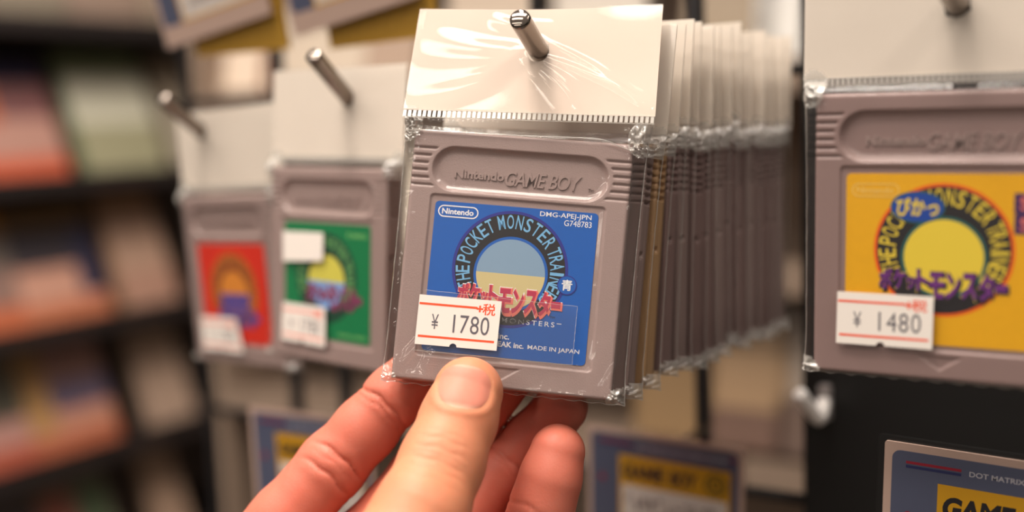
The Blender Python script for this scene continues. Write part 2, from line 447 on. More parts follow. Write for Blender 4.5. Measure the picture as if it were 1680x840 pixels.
    mb.grid(pb.reshape(-1, 3), pb.shape[1], nv, 0, True, ((d4[:-1, :-1] + d4[1:, 1:]) / 2) < 2.9)
    if glint_line is not None: mb.add(*tube(catmull(glint_line, 6), .13, 6), 1)  # whitish tube standing in for the glint where film bends over the top edge
    k0 = int((hd <= 0).sum())
    for e in (A, B):                                 # welded seams down both sides, and the fold at the bottom
        path = e[:k0:3].copy(); path[:, 2] += .15 * np.sin(path[:, 1] * .9); mb.add(*tube(path, .11, 6), 1)
    path = np.linspace(A[0], B[0], 40); path[:, 1] += .25 * np.sin(path[:, 0] * 1.3); mb.add(*tube(path, .12, 6), 1)
    return mb

def seal_mesh(c, n=52, h=1.5, gap=.65):
    """the ladder of welded dashes along the lower edge of the header card"""
    c = np.asarray(c, float); mb = MB(); up = (c[3] - c[0]) / np.linalg.norm(c[3] - c[0]); r = (c[1] - c[0])
    for k in range(n):
        a = c[0] + r * ((k + .18) / n); b = c[0] + r * ((k + .82) / n); z = np.array([0, 0, gap])
        q = [a - up * h * 1.1 + z, b - up * h * 1.1 + z, b - up * .15 + z, a - up * .15 + z]
        q = q + [x - np.array([0, 0, .25]) for x in q]
        mb.add(q, [(0, 1, 2, 3), (7, 6, 5, 4), (0, 4, 5, 1), (1, 5, 6, 2), (2, 6, 7, 3), (3, 7, 4, 0)])
    for dv in (.0, h * 1.25):                        # the two rails of the weld
        a = c[0] - up * dv; b = c[1] - up * dv
        mb.add(*tube([a + [0, 0, gap], b + [0, 0, gap]], .09, 6))
    return mb

STD = [(-32.3, 68.6, -3.8), (32.3, 68.6, -3.8), (32.3, 98, -4.6), (-32.3, 98, -4.6)]
HOLE = (.5, .62)
ME_header = header_mesh(STD, HOLE, .25, 4).mesh('header_card', M_header_w, True, True)
ME_bag = bag_mesh(STD, HOLE, 81, seed=12, crk=1.15).mesh('plastic_bag', [M_film, M_weld_glint], True, True)
ME_bag_q = ME_bag.copy(); ME_bag_q.materials[0] = M_film_q
ME_seal = seal_mesh(STD).mesh('seal_strip', M_seal, False, True)

# ------------------------------------------------------------------ stickers and labels
def price_sticker(parent, fr, corners, price, gap=1.1, detail=True):
    """corners = pixels TL, TR, BR, BL measured on the photograph, turned into mm on the cartridge front"""
    q = np.array([fr.uv(x, y, gap) for x, y in corners])
    TLc, TRc, BRc, BLc = q
    def X(s, t): return (TLc * (1 - s) + TRc * s) * (1 - t) + (BLc * (1 - s) + BRc * s) * t   # t downwards
    outline = [X(0, 0), X(0, 1)] ; nr = .045
    for k in range(9):
        a = math.pi * k / 8; outline.append(X(.47 - nr * math.cos(a), 1 - nr * 1.6 * math.sin(a)))
    outline += [X(1, 1), X(1, 0)]
    mb = MB(); slab(mb, outline, gap - .12, gap)
    st = obj('price_sticker', mb.mesh('price_sticker', M_paper, False, True), parent)
    ink = MB(); ang = math.degrees(math.atan2(TRc[1] - TLc[1], TRc[0] - TLc[0])); Wd = np.linalg.norm(TRc - TLc); Ht = np.linalg.norm(BLc - TLc)
    def bar(s0, s1, t, th=.022):
        flat(ink, [X(s0, t + th), X(s1, t + th), X(s1, t - th), X(s0, t - th)], gap + .03, 0)
    bar(.01, .72, .175); bar(.03, .96, .83)
    c = X(.86, .19)
    text(ink, '+', *X(.75, .19), .08 * Wd, .08 * Wd, gap + .03, 0, ang, bold=.03)
    text(ink, '税', *c, .155 * Wd, .235 * Ht, gap + .03, 0, ang, bold=.012)
    obj('red_marking', ink.mesh('red_marking', M_redink, False, True), st)
    nk = MB()
    text(nk, '¥', *X(.22, .52), .085 * Wd, .30 * Ht, gap + .035, 0, ang)
    for k, ch in enumerate(price):
        text(nk, ch, *X(.455 + .125 * k, .53), None, .36 * Ht, gap + .035, 0, ang, bold=-.002, xs=.78)
    obj('price_lettering', nk.mesh('price_lettering', M_greyink, False, True), st)
    return st

LW0, LW1, LV0, LV1 = 7.3 - 28.5, 49.6 - 28.5, 8.0, 46.7     # label rectangle on the shell, u centred
LWz = -.30
def label_base(parent, col, name='label'):
    mb = MB(); slab(mb, rrect(LW0, LV0, LW1, LV1, 1.1), LWz - .12, LWz)
    return obj(name, mb.mesh(name, mat(name + '_print', col, .32, noise=.05, nscale=500), False, True), parent)

def build_package(fr, label, group, me_shell, me_header, me_bag, me_seal, emboss=True):
    t = thing('bagged_cartridge', label, 'game cartridge', fr.matrix(), group)
    sh = obj('cartridge_shell', me_shell, t)
    if emboss: obj('raised_lettering', ME_emb, sh)
    hc = obj('header_card', me_header, t)
    bg = obj('plastic_bag', me_bag, t)
    if me_seal is not None: obj('seal_strip', me_seal, bg)
    return t

# ------------------------------------------------------------------ the held cartridge (blue label)
FM = Frame(-161.26, 236.6, -69.4, 25.69, -10.69, 6.29)
hc = [FM.uvw(P(662, 180, 300)), FM.uvw(P(1075, 192, 291)), FM.uvw(P(1088, 7, 301)), FM.uvw(P(690, 16, 309))]
hole_px = FM.uvw(P(882, 80, 299.5))
def inv_bilin(c, q):
    c = np.asarray(c)[:, :2]; s = t = .5
    for _ in range(30):
        f = (c[0] * (1 - s) + c[1] * s) * (1 - t) + (c[3] * (1 - s) + c[2] * s) * t - q
        js = (c[1] - c[0]) * (1 - t) + (c[2] - c[3]) * t; jt = (c[3] - c[0]) * (1 - s) + (c[2] - c[1]) * s
        d = np.linalg.solve(np.column_stack([js, jt]), -f); s += d[0]; t += d[1]
    return (s, t)
hole_m = inv_bilin(hc, hole_px[:2])
def mu(px, py): return FM.uv(px, py, 0)
def hu(px, py, w0=-4.0): return FM.uv(px, py, w0)
CRE = [(hu(893, 92), hu(1072, 184), 1.1, .8), (hu(900, 66), hu(1056, 178), .9, .6), (hu(884, 100), hu(962, 180), 1.4, .8),
       (hu(850, 98), hu(930, 182), 1.6, .55), (hu(862, 78), hu(690, 60), 3.5, .8), (hu(860, 95), hu(668, 120), 4.2, .7),
       (hu(840, 120), hu(672, 168), 3.2, .7), (hu(880, 30), hu(800, 24), 1.6, .5)]
BF = [(mu(681, 214), mu(985, 231), .45, .55), (mu(980, 230), mu(1046, 252), .5, .6), (mu(700, 618), mu(712, 580), .9, .6), (mu(690, 622), mu(712, 572), 1.3, .9), (mu(660, 600), mu(690, 560), 1.2, .7), (mu(830, 640), mu(970, 652), .8, .6), (mu(665, 612), mu(715, 618), .8, .6),
      (mu(985, 560), mu(965, 640), 1.6, .6), (mu(1010, 600), mu(985, 640), 1.0, .7), (mu(650, 480), mu(655, 430), 1.2, .5), (mu(720, 590), mu(960, 606), .5, .25), (mu(950, 600), mu(955, 500), .4, .25)]
me_h = header_mesh(hc, hole_m, .8, 9, .4).mesh('header_card', M_header, True, True)
me_b = bag_mesh(hc, hole_m, 181, seed=21, creases=CRE, wobble=.8, crk=1.0, bodyfolds=BF, nbody=170, glint_line=[(*mu(x, y), .55) for x, y in ((683, 213), (760, 218), (850, 223), (930, 226), (985, 229), (1015, 240), (1043, 251))]).mesh('plastic_bag', [M_film, M_weld_glint], True, True)
me_s = seal_mesh(hc, 50, 1.7, .75).mesh('seal_strip', M_seal, False, True)
main = build_package(FM, 'bagged grey game cartridge with a blue label, held between thumb and fingers', None, ME_shell, me_h, me_b, me_s)

lab = label_base(main, (24, 92, 178))
W1, W2, W3, W4 = LWz + .03, LWz + .06, LWz + .09, LWz + .12
M_navy = mat('navy_ink', (44, 48, 138), .35); M_lb = mat('pale_blue_ink', (118, 178, 222), .35); M_bluei = mat('blue_ink', (24, 92, 178), .35)
M_cream = mat('cream_ink', (206, 190, 138), .35); M_mist = mat('mist_blue_ink', (132, 160, 186), .35); M_crim = mat('crimson_ink', (184, 54, 84), .35); M_sal = mat('salmon_ink', (232, 120, 106), .35)
c0 = mu(836, 442); r0 = 15.0
mb = MB()
flat(mb, ellipse(c0[0], c0[1], r0, r0), W1, 0)
flat(mb, ellipse(c0[0], c0[1], r0 - .75, r0 - .75), W2, 1)
arc_text(mb, [('THE', 203, -9.5), ('POCKET', 171.5, -10.3), ('MONSTER', 105.5, -11.2), ('TRAINERS', 26, -9.0)], c0[0], c0[1], 12.2, 1.75, 3.6, W3, 2)
obj('ring_emblem', mb.mesh('ring_emblem', [M_navy, M_black, M_lb], False, True), lab)
mb = MB()
flat(mb, ellipse(c0[0] + .3, c0[1] - 1.2, 9.6, 9.6), W3, 0)
aa_ = np.linspace(0, np.pi, 33); flat(mb, np.column_stack([c0[0] + .3 + 8.9 * np.cos(aa_), c0[1] - 1.2 + 8.9 * np.sin(aa_)]), W4, 2); flat(mb, np.column_stack([c0[0] + .3 - 8.9 * np.cos(aa_), c0[1] - 1.2 - 8.9 * np.sin(aa_)]), W4, 1)
obj('plain_disc', mb.mesh('plain_disc', [M_bluei, M_cream, M_mist], False, True), lab)
mb = MB()                                            # maker's oval
c = mu(751.5, 347.5); o = rrect(c[0] - 5.3, c[1] - 1.55, c[0] + 5.3, c[1] + 1.55, 1.54); i = rrect(c[0] - 5.0, c[1] - 1.25, c[0] + 5.0, c[1] + 1.25, 1.24)
ring(mb, o, i, W2); text(mb, 'Nintendo', c[0] - .1, c[1], 8.3, 1.5, W2, bold=.025)
obj('maker_mark', mb.mesh('maker_mark', M_white, False, True), lab)
mb = MB()
c = mu(928, 355); text(mb, 'DMG-APEJ-JPN', c[0], c[1], 13.2, 1.6, W2, bold=.006)
c = mu(948, 367.5); text(mb, 'G748783', c[0], c[1], 7.0, 1.5, W2)
obj('product_code', mb.mesh('product_code', M_white, False, True), lab)
def title(parent, fr, pxc, width, height, base, mats, ang=0.0, gap0=LWz + .14):
    c = fr.uv(*pxc, 0); mb = MB()
    n = len('ポケットモンスター'); x = -width / 2; ws = [1.0, .95, .7, .85, 1.15, 1.05, 1.15, 1.1, .85]; tot = sum(ws)
    for k, ch in enumerate('ポケットモンスター'):
        wk = ws[k] / tot * width; hk = height * (.62 if ch == 'ッ' else (.3 if ch == 'ー' else 1)) * (.85 if k < 4 else 1.06)
        cx = c[0] + x + wk / 2; cy = c[1] + (1.0 if k < 4 else -.1) - (.8 if ch == 'ッ' else 0); x += wk
        for lay, (b, dx, dy, mi) in enumerate(((.075, .12, -.15, 0), (.05, .28, -.35, 1), (.042, 0, 0, 2))):
            g = .95 if lay == 2 else 1.12
            text(mb, ch, cx + dx, cy + dy, wk * .98 * g, hk * g, gap0 + .03 * lay, mi, ang, bold=b)
    return obj('title_lettering', mb.mesh('title_lettering', mats, False, True), parent)
title(lab, FM, (834, 493), 27.0, 6.2, 0, [M_white, M_sal, M_crim], -.6)
mb = MB(); c = mu(930, 468)
ring(mb, ellipse(c[0], c[1], 2.5, 2.5, 32), ellipse(c[0], c[1], 2.25, 2.25, 32), W4 + .03, 0); flat(mb, ellipse(c[0], c[1], 2.25, 2.25, 32), W4 + .02, 1)
text(mb, '青', c[0], c[1], 2.7, 2.8, W4 + .06, 2, bold=.02)
obj('colour_mark', mb.mesh('colour_mark', [M_navy, M_bluei, M_white], False, True), lab)
mb = MB()
c = mu(866, 529); text(mb, 'MONSTERS', c[0], c[1], 13.6, 1.25, W2, 0, spacing=1.35, bold=.004)
c = mu(917, 531.5); text(mb, '-', c[0], c[1], 1.2, .18, W2, 0)
c = mu(906, 521); text(mb, 'TM', c[0], c[1], 1.3, .6, W2, 1)
c = mu(826, 552); text(mb, 'inc.', c[0], c[1], 2.9, 1.4, W2, 0, bold=.02)
c = mu(837.5, 566); text(mb, 'EAK inc.', c[0], c[1], 6.7, 1.4, W2, 0, bold=.025)
c = mu(907.5, 574.5); text(mb, 'MADE IN JAPAN', c[0], c[1], 13.2, 1.4, W2, 0, bold=.008)
obj('small_print', mb.mesh('small_print', [M_white, M_black], False, True), lab)
price_sticker(main, FM, [(688.6, 482.7), (823, 494.5), (814.5, 575.6), (680, 564)], '1780', 1.25)

tq = [mu(x, y) for x, y in ((700, 476), (948, 503), (939, 599), (678, 574))]
mb = MB(); slab(mb, tq[::-1], 1.02, 1.08)
for a_, b_ in ((0, 1), (1, 2), (2, 3)):
    pa, pb = np.array([*tq[a_], 1.08]), np.array([*tq[b_], 1.08]); mb.add(*tube(np.linspace(pa, pb, 24) + np.column_stack([.05 * np.sin(np.arange(24) * 2.1), .05 * np.cos(np.arange(24) * 1.7), np.zeros(24)]), .05, 5), 1)
obj('clear_tape', mb.mesh('clear_tape', [M_film, M_weld_glint], False, True), main)

# ------------------------------------------------------------------ the yellow-label cartridge at the right
FY = Frame(-60.41, 264.98, -63.69, 3.45, -.85, .68)
def own_hole(fr, px, py, n=61):
    h = inv_bilin(STD, fr.uv(px, py, -4.2)); return h, header_mesh(STD, h, .25, 6).mesh('header_card', M_header_w, True, True), bag_mesh(STD, h, n, seed=31).mesh('plastic_bag', [M_film, M_weld_glint], True, True)
hy, meh, meb = own_hole(FY, 1570, 6, 101)
yel = build_package(FY, 'bagged grey game cartridge with a yellow label, hanging by the black panel', None, ME_shell_dark, meh, meb, ME_seal)
lab = label_base(yel, (236, 174, 24))
M_orange = mat('orange_ink', (240, 98, 24), .35); M_purple = mat('purple_ink', (112, 48, 128), .35); M_gold = mat('gold_ink', (236, 208, 66), .35)
M_pale = mat('pale_yellow_ink', (238, 196, 96), .35); M_teal = mat('teal_ink', (36, 96, 92), .35); M_dpur = mat('dark_purple_ink', (62, 34, 92), .35); M_roy = mat('royal_blue_ink', (26, 70, 160), .35)
yu = lambda x, y: FY.uv(x, y, 0)
c0 = yu(1546, 411); r0 = 15.0
mb = MB(); flat(mb, ellipse(*c0, r0, r0), W1, 0); flat(mb, ellipse(*c0, r0 - .7, r0 - .7), W2, 1)
arc_text(mb, [('THE', 203, -9.5), ('POCKET', 171.5, -10.3), ('MONSTER', 105.5, -11.2), ('TRAINERS', 26, -9.0)], c0[0], c0[1], 12.0, 1.75, 3.8, W3, 2)
obj('ring_emblem', mb.mesh('ring_emblem', [M_orange, M_black, M_gold], False, True), lab)
mb = MB(); flat(mb, ellipse(c0[0] + .2, c0[1] - 1.6, 9.2, 9.2), W3, 0); flat(mb, ellipse(c0[0] + .2, c0[1] - 1.6, 8.5, 8.5), W4, 1)
obj('plain_disc', mb.mesh('plain_disc', [M_teal, M_gold], False, True), lab)
title(lab, FY, (1544, 468), 27.5, 6.0, 0, [M_gold, M_black, M_purple], 0)
mb = MB(); c = yu(1505, 340); flat(mb, ellipse(*c, 5.6, 3.3), W4 + .03, 0); ring(mb, ellipse(*c, 5.9, 3.6), ellipse(*c, 5.6, 3.3), W4 + .03, 2); text(mb, 'ぴかっ', c[0], c[1], 9.2, 4.2, W4 + .06, 1, bold=.03)
obj('name_bubble', mb.mesh('name_bubble', [M_roy, M_gold, M_teal], False, True), lab)
mb = MB(); c = yu(1436, 312); o = rrect(c[0] - 5.3, c[1] - 1.55, c[0] + 5.3, c[1] + 1.55, 1.54); i = rrect(c[0] - 5.0, c[1] - 1.25, c[0] + 5.0, c[1] + 1.25, 1.24)
ring(mb, o, i, W2); text(mb, 'Nintendo', c[0] - .1, c[1], 8.3, 1.5, W2, bold=.02)
obj('maker_mark', mb.mesh('maker_mark', M_pale, False, True), lab)
mb = MB()
for yy in (334, 368):
    c = yu(1664, yy); flat(mb, rrect(c[0], c[1] - 2.2, c[0] + 4.6, c[1] + 2.2, .2), W2, 0); text(mb, 'S', c[0] + 2.2, c[1], 2.2, 2.8, W3, 1, bold=.02)
obj('square_marks', mb.mesh('square_marks', [M_dpur, M_sal], False, True), lab)
price_sticker(yel, FY, [(1374, 478), (1532, 487), (1529, 574), (1371.5, 562)], '1480', 1.25)

# ------------------------------------------------------------------ green and red label cartridges to the left
FG = Frame(-260.76, 280.25, -80.2, -6.49, -3.91, .85)
hg, meh, meb = own_hole(FG, 570, 160)
grn = build_package(FG, 'bagged grey game cartridge with a green label and two price stickers', None, ME_shell, meh, meb, ME_seal)
lab = label_base(grn, (0, 122, 70))
M_lgr = mat('pale_green_ink', (120, 190, 110), .35); M_dgr = mat('dark_green_ink', (16, 66, 48), .35); M_magenta = mat('plum_ink', (126, 52, 92), .35)
M_sky = mat('sky_blue_ink', (120, 168, 226), .35); M_lem = mat('lemon_ink', (214, 206, 84), .35); M_ink_p = mat('violet_ink', (92, 74, 150), .35); M_amber = mat('amber_ink', (226, 140, 50), .35); M_brn = mat('brown_ink', (140, 66, 30), .35)
c0 = np.array([-.2, 28.5])
def medallion(parent, cols, txtmat, cl):
    mb = MB(); flat(mb, ellipse(*c0, 15, 15), W1, 0); flat(mb, ellipse(*c0, 14.3, 14.3), W2, 1)
    arc_text(mb, [('THE', 203, -9.5), ('POCKET', 171.5, -10.3), ('MONSTER', 105.5, -11.2), ('TRAINERS', 26, -9.0)], c0[0], c0[1], 12.1, 1.7, 3.4, W3, 2)
    obj('ring_emblem', mb.mesh('ring_emblem', [cols[0], cols[1], txtmat], False, True), parent)
    mb = MB(); a = np.linspace(0, np.pi, 33); r = 9.0; cc = c0 + np.array([.3, -1.2])
    up = np.column_stack([cc[0] + r * np.cos(a), cc[1] + r * np.sin(a)]); dn = np.column_stack([cc[0] - r * np.cos(a), cc[1] - r * np.sin(a)])
    flat(mb, up, W3 + .03, 0); flat(mb, dn, W3 + .03, 1)
    obj('plain_disc', mb.mesh('plain_disc', cl, False, True), parent)
medallion(lab, (M_dgr, M_dgr), M_lgr, [M_lem, M_sky])
title(lab, FG, (546, 488), 27.0, 7.0, 0, [M_sal, M_magenta, M_magenta], 0)
mb = MB(); text(mb, 'DMG', 14.6, 43.2, 9, 1.5, W2, 0, bold=.03)
obj('product_code', mb.mesh('product_code', M_lgr, False, True), lab)
mb = MB(); text(mb, 'MADE IN JAPAN', 12.5, 10.0, 13.2, 1.4, W2, 0, bold=.025)
obj('small_print', mb.mesh('small_print', M_lgr, False, True), lab)
mb = MB(); g = 1.1; slab(mb, [FG.uv(x, y, g) for x, y in ((464, 428), (529, 428), (530, 382), (464, 379))], g - .12, g)
st = obj('barcode_sticker', mb.mesh('barcode_sticker', M_paper, False, True), grn)
price_sticker(grn, FG, [(464, 495), (533, 505), (533, 570), (462, 556)], '1780', 1.25)

FR_ = Frame(-327.97, 305.84, -91.7, -7.39, 1.1, -2.21)
hr, meh, meb = own_hole(FR_, 330, 216)
red = build_package(FR_, 'bagged grey game cartridge with a red label, leftmost of the hanging row', None, ME_shell, meh, meb, ME_seal)
lab = label_base(red, (222, 46, 26))
medallion(lab, (M_orange, M_brn), M_amber, [M_amber, M_ink_p])
title(lab, FR_, (392, 520), 25.0, 7.0, 0, [M_amber, M_ink_p, M_ink_p], 0)
price_sticker(red, FR_, [(329, 519), (386, 522), (400, 580), (334, 572)], '1780', 1.25)

# ------------------------------------------------------------------ the pile on the middle hook behind the held one
GRP = 'bagged cartridges queued behind the held one'
N_ST = 13
YAW = [12, 7.5, 4.5, 2.5, 1.5, .5]; PIT = [-9.6, -8.2, -6.8, -5.4, -4.2, -3.2, -2.6]; ROL = [4.0, 2.4, 1.0]
for k in range(N_ST):
    yw = YAW[k] if k < 6 else random.uniform(-1, 1); pt = PIT[k] if k < 7 else -2.2 + random.uniform(-.3, .3); rl = ROL[k] if k < 3 else random.uniform(-.8, .8)
    edge = 260.8 + ([0, 11.2, 22.2, 31.8][k] if k < 4 else 40.8 + 8.6 * (k - 4)); y = edge - 28.5 * math.sin(math.radians(yw)); z = -72.0 - .35 * k + (random.uniform(-1.5, 1.5) if k else 0)
    fr = Frame(-137.5 - 28.5 * math.cos(math.radians(yw)) + (random.uniform(-.8, .8) if k else 0), y, z, yw, pt, rl)
    shm = ME_shell_tan if k == 1 else (ME_shell_dark if k % 3 else ME_shell)
    lb = ('bagged cartridge right behind the held blue one, first of the queue' if k == 0 else
          'yellowed tan bagged cartridge, second behind the held blue one' if k == 1 else
          'bagged cartridge at the far end of the queue, next to the wire grid' if k == N_ST - 1 else
          'mauve-grey bagged cartridge seen edge-on in the queue behind the held one')
    build_package(fr, lb, GRP, shm, ME_header, ME_bag_q, None, emboss=False)

# ------------------------------------------------------------------ chrome hooks
GRID_Y = 408.0
M_plate = mat('grey_plate', (140, 132, 130), .4)
def hook(name, label, tip, bend, r=2.7, group='chrome peg hooks', m=None, pw=7, ph=(-12, 6), back=None, white=False):
    """tip = upturned end, bend = where it turns level; world mm"""
    tip = np.array(tip); bend = np.array(bend); back = np.array(back if back is not None else [bend[0], GRID_Y, bend[2] - 1.5])
    d1 = (bend - tip) / np.linalg.norm(bend - tip); d2 = (back - bend) / np.linalg.norm(back - bend)
    pts = [tip, tip + d1 * .35, tip + d1 * 1.0] + [tip + d1 * s for s in np.linspace(2, np.linalg.norm(bend - tip) - 3.2, 5)]
    a = bend - d1 * 3; b = bend + d2 * 3
    for t in np.linspace(0, 1, 7): pts.append((1 - t) ** 2 * a + 2 * t * (1 - t) * bend + t * t * b)
    pts += [bend + d2 * 8, back]
    rr = np.array([r * .80, r * .97] + [r] * (len(pts) - 2))
    v, f = tube(np.array(pts), rr, 24)
    o_root = thing(name, label, 'hook', Matrix.Translation(Vector(back * MM + [0, 0, CAM_Z])), group)
    mb = MB(); mb.add((v - back) * MM, f); wire = obj('hook_wire', mb.mesh('hook_wire', m or M_chrome, True), o_root)
    mb = MB(); mb.add(*box((-pw, -1.5, ph[0]), (pw, 3.0, ph[1]))); mb.v[-1] = mb.v[-1] * MM
    bevel(obj('back_plate', mb.mesh('back_plate', M_plate, False), o_root), .0008)
    return o_root
def Pw(px, py, D): return (P(px, py, D) - CAM) / MM
def hole_pt(fr, c, h):
    c = np.asarray(c, float); q = (c[0] * (1 - h[0]) + c[1] * h[0]) * (1 - h[1]) + (c[3] * (1 - h[0]) + c[2] * h[0]) * h[1]
    return (fr.o - CAM) / MM + fr.R @ np.array([q[0], -q[2], q[1]])
def hook_at(name, label, px, py, hp, length, past=3.5):
    """hook whose upturned end leans out of the hole towards pixel px,py"""
    lo_, hi_ = hp[1] - 40, hp[1]; d = RW @ np.array([(px - 840) / FPX, (py - 420) / FPX, 1.0])
    best = min((abs(np.linalg.norm(d * t - hp) - length), -np.linalg.norm(d * t), t) for t in np.linspace(150, np.linalg.norm(hp) * 1.1, 4000) if (d * t)[1] < hp[1])
    tip = d * best[2]; hook(name, label, tip, hp + (hp - tip) / np.linalg.norm(hp - tip) * past)
hook_at('peg_hook', 'chrome peg hook through the cream card of the held blue cartridge', 852, 30, hole_pt(FM, hc, hole_m), 18)
hook_at('peg_hook', 'chrome peg hook through the card of the green cartridge', 513, 90, hole_pt(FG, STD, hg), 24)
hook_at('peg_hook', 'chrome peg hook through the card of the red cartridge, leftmost of all', 266, 161, hole_pt(FR_, STD, hr), 26)
hook_at('peg_hook', 'chrome peg hook above the yellow cartridge, cut by the picture top', 1545, -38, hole_pt(FY, STD, hy), 16)
eb = Pw(1344, 690, 414)
hook('empty_hook', 'empty white hook below the queue, beside the black panel', Pw(1311, 645, 404), eb, 2.5, 'empty white hooks', mat('white_wire', (240, 234, 230), .6), back=[eb[0] - 2, GRID_Y, eb[2] + 4], pw=2.2, ph=(-7, 6))

# ------------------------------------------------------------------ the hand
exec_hand = True
def rcone(Q, a, b, ra, rb, zs=1.0, zdir=None):
    ba = b - a; L2 = ba @ ba; h = np.clip(((Q - a) @ ba) / L2, 0, 1)
    d = Q - a - h[..., None] * ba
    if zs != 1.0: d = d + (d @ zdir)[..., None] * zdir * (zs - 1)
    return np.sqrt((d * d).sum(-1)) - (ra + (rb - ra) * h)
def smin(a, b, k):
    h = np.maximum(k - np.abs(a - b), 0) / k; return np.minimum(a, b) - h * h * k * .25
def C3(px, py, D): return np.array([(px - 840) / FPX * D, (py - 420) / FPX * D, D])
THUMB = [(768, 643, 285, 8.7), (752, 690, 281, 9.1), (726, 757, 275.5, 9.9), (690, 845, 267, 11.0), (620, 975, 258, 14.0), (430, 1240, 276, 18)]
INDEX = [(714, 577, 311, 6.6), (648, 650, 313, 8.1), (600, 704, 313.5, 8.6), (546, 763, 314, 9.3), (468, 853, 313, 9.6), (385, 955, 314, 12), (280, 1330, 330, 14)]
MIDDLE = [(836, 613, 312, 7.2), (762, 702, 314, 8.2), (694, 780, 315, 8.7), (600, 890, 315, 9.3), (490, 1015, 314, 12), (320, 1360, 330, 14)]
RINGF = [(921, 668, 311, 7.2), (874, 725, 313, 7.9), (832, 772, 313, 8.1), (755, 862, 313, 8.8), (615, 1045, 313, 11.5), (370, 1380, 328, 14)]
PINKY = [(915, 741, 297, 7.1), (903, 785, 296, 7.7), (890, 828, 296, 8.0), (866, 890, 296, 8.2), (800, 990, 299, 8.8), (715, 1100, 305, 11), (430, 1400, 322, 13)]
ZF = np.array([0, 0, 1.0])
CRS = {  # creases: (px, py), axis direction in the picture, depth mm, width mm, half-length px
 'i': [((636, 664), (.68, -.73), .75, .5), ((628, 674), (.68, -.73), .40, .5), ((612, 652), (.68, -.73), .25, .5), ((562, 752), (.66, -.75), .8, .55), ((538, 778), (.66, -.75), .65, .55), ((552, 764), (.66, -.75), .2, .5)],
 'r': [((838, 757), (.66, -.75), .7, .5), ((828, 766), (.66, -.75), .3, .5)],
 'p': [((858, 828), (.38, -.92), .28, .6)],
 't': [((738, 712), (.33, -.94), .10, .6), ((735, 722), (.33, -.94), .20, .5), ((729, 738), (.33, -.94), .26, .55), ((725, 748), (.33, -.94), .14, .45), ((721, 758), (.33, -.94), .28, .6), ((716, 772), (.33, -.94), .20, .55), ((708, 786), (.33, -.94), .16, .6)],
}
NC = np.array([762., 635.]); NA = np.array([.16, -.987]); NL = np.array([.987, .16])      # thumb nail frame in the picture
def nail_r(qx, qy):
    a = (qx - NC[0]) * NL[0] + (qy - NC[1]) * NL[1]; b = (qx - NC[0]) * NA[0] + (qy - NC[1]) * NA[1]
    return (np.abs(a / 46.) ** 3 + np.abs(b / np.where(b > 0, 36., 37.)) ** 3) ** (1 / 3.)
def finger(Q, ch, key, zs=1.0, k=2.5):
    J = [C3(*c[:3]) for c in ch]; R_ = [c[3] for c in ch]; d = None
    for i in range(len(J) - 1):
        e = rcone(Q, J[i], J[i + 1], R_[i], R_[i + 1], zs if i < 3 else 1.0 + (zs - 1) * .4, ZF)
        d = e if d is None else smin(d, e, k)
    if key in CRS:
        qx = Q[..., 0] / Q[..., 2] * FPX + 840; qy = Q[..., 1] / Q[..., 2] * FPX + 420
        for (cx, cy), ax, dep, wd in CRS[key]:
            t = ((qx - cx) * ax[0] + (qy - cy) * ax[1]) / 6.2; l = ((qx - cx) * -ax[1] + (qy - cy) * ax[0]) / 6.2
            t = t + .018 * l * l + .25 * np.sin(l * .9 + cx)
            d = d + dep * np.exp(-(t / wd) ** 2) * np.exp(-(l / 7.5) ** 4)
            if dep > .4: d = d - .22 * np.exp(-((np.abs(t) - 2.2) / 1.4) ** 2) * np.exp(-(l / 6.5) ** 4)
        if key == 't':
            r = nail_r(qx, qy); b = (qx - NC[0]) * NA[0] + (qy - NC[1]) * NA[1]
            front = smooth(284, 280, Q[..., 2])
            d = d - (.22 * np.exp(-((r - 1.15) / .13) ** 2) * smooth(34, 10, b) - .22 * smooth(1.03, .93, r)) * front
    return d
def hand_sdf(Q):
    palm = None
    for a, b, ra, rb in (((385, 955, 314), (300, 1300, 330), 12, 17), ((490, 1015, 314), (340, 1330, 330), 12, 18), ((615, 1045, 313), (380, 1360, 328), 11.5, 18), ((715, 1100, 305), (430, 1390, 322), 11, 18), ((385, 955, 314), (715, 1100, 305), 10, 10), ((330, 1330, 326), (270, 1560, 345), 21, 22), ((420, 1360, 322), (340, 1580, 345), 19, 22)):
        e = rcone(Q, C3(*a), C3(*b), ra, rb); palm = e if palm is None else smin(palm, e, 8)
    fs = [finger(Q, INDEX, 'i'), finger(Q, MIDDLE, 'm'), finger(Q, RINGF, 'r'), finger(Q, PINKY, 'p')]
    d = fs[0]
    for e in fs[1:]: d = smin(d, e, .5)
    d = smin(d, palm, 6)
    th = finger(Q, THUMB, 't', 1.22, 3)
    return smin(d, th, 2.0)
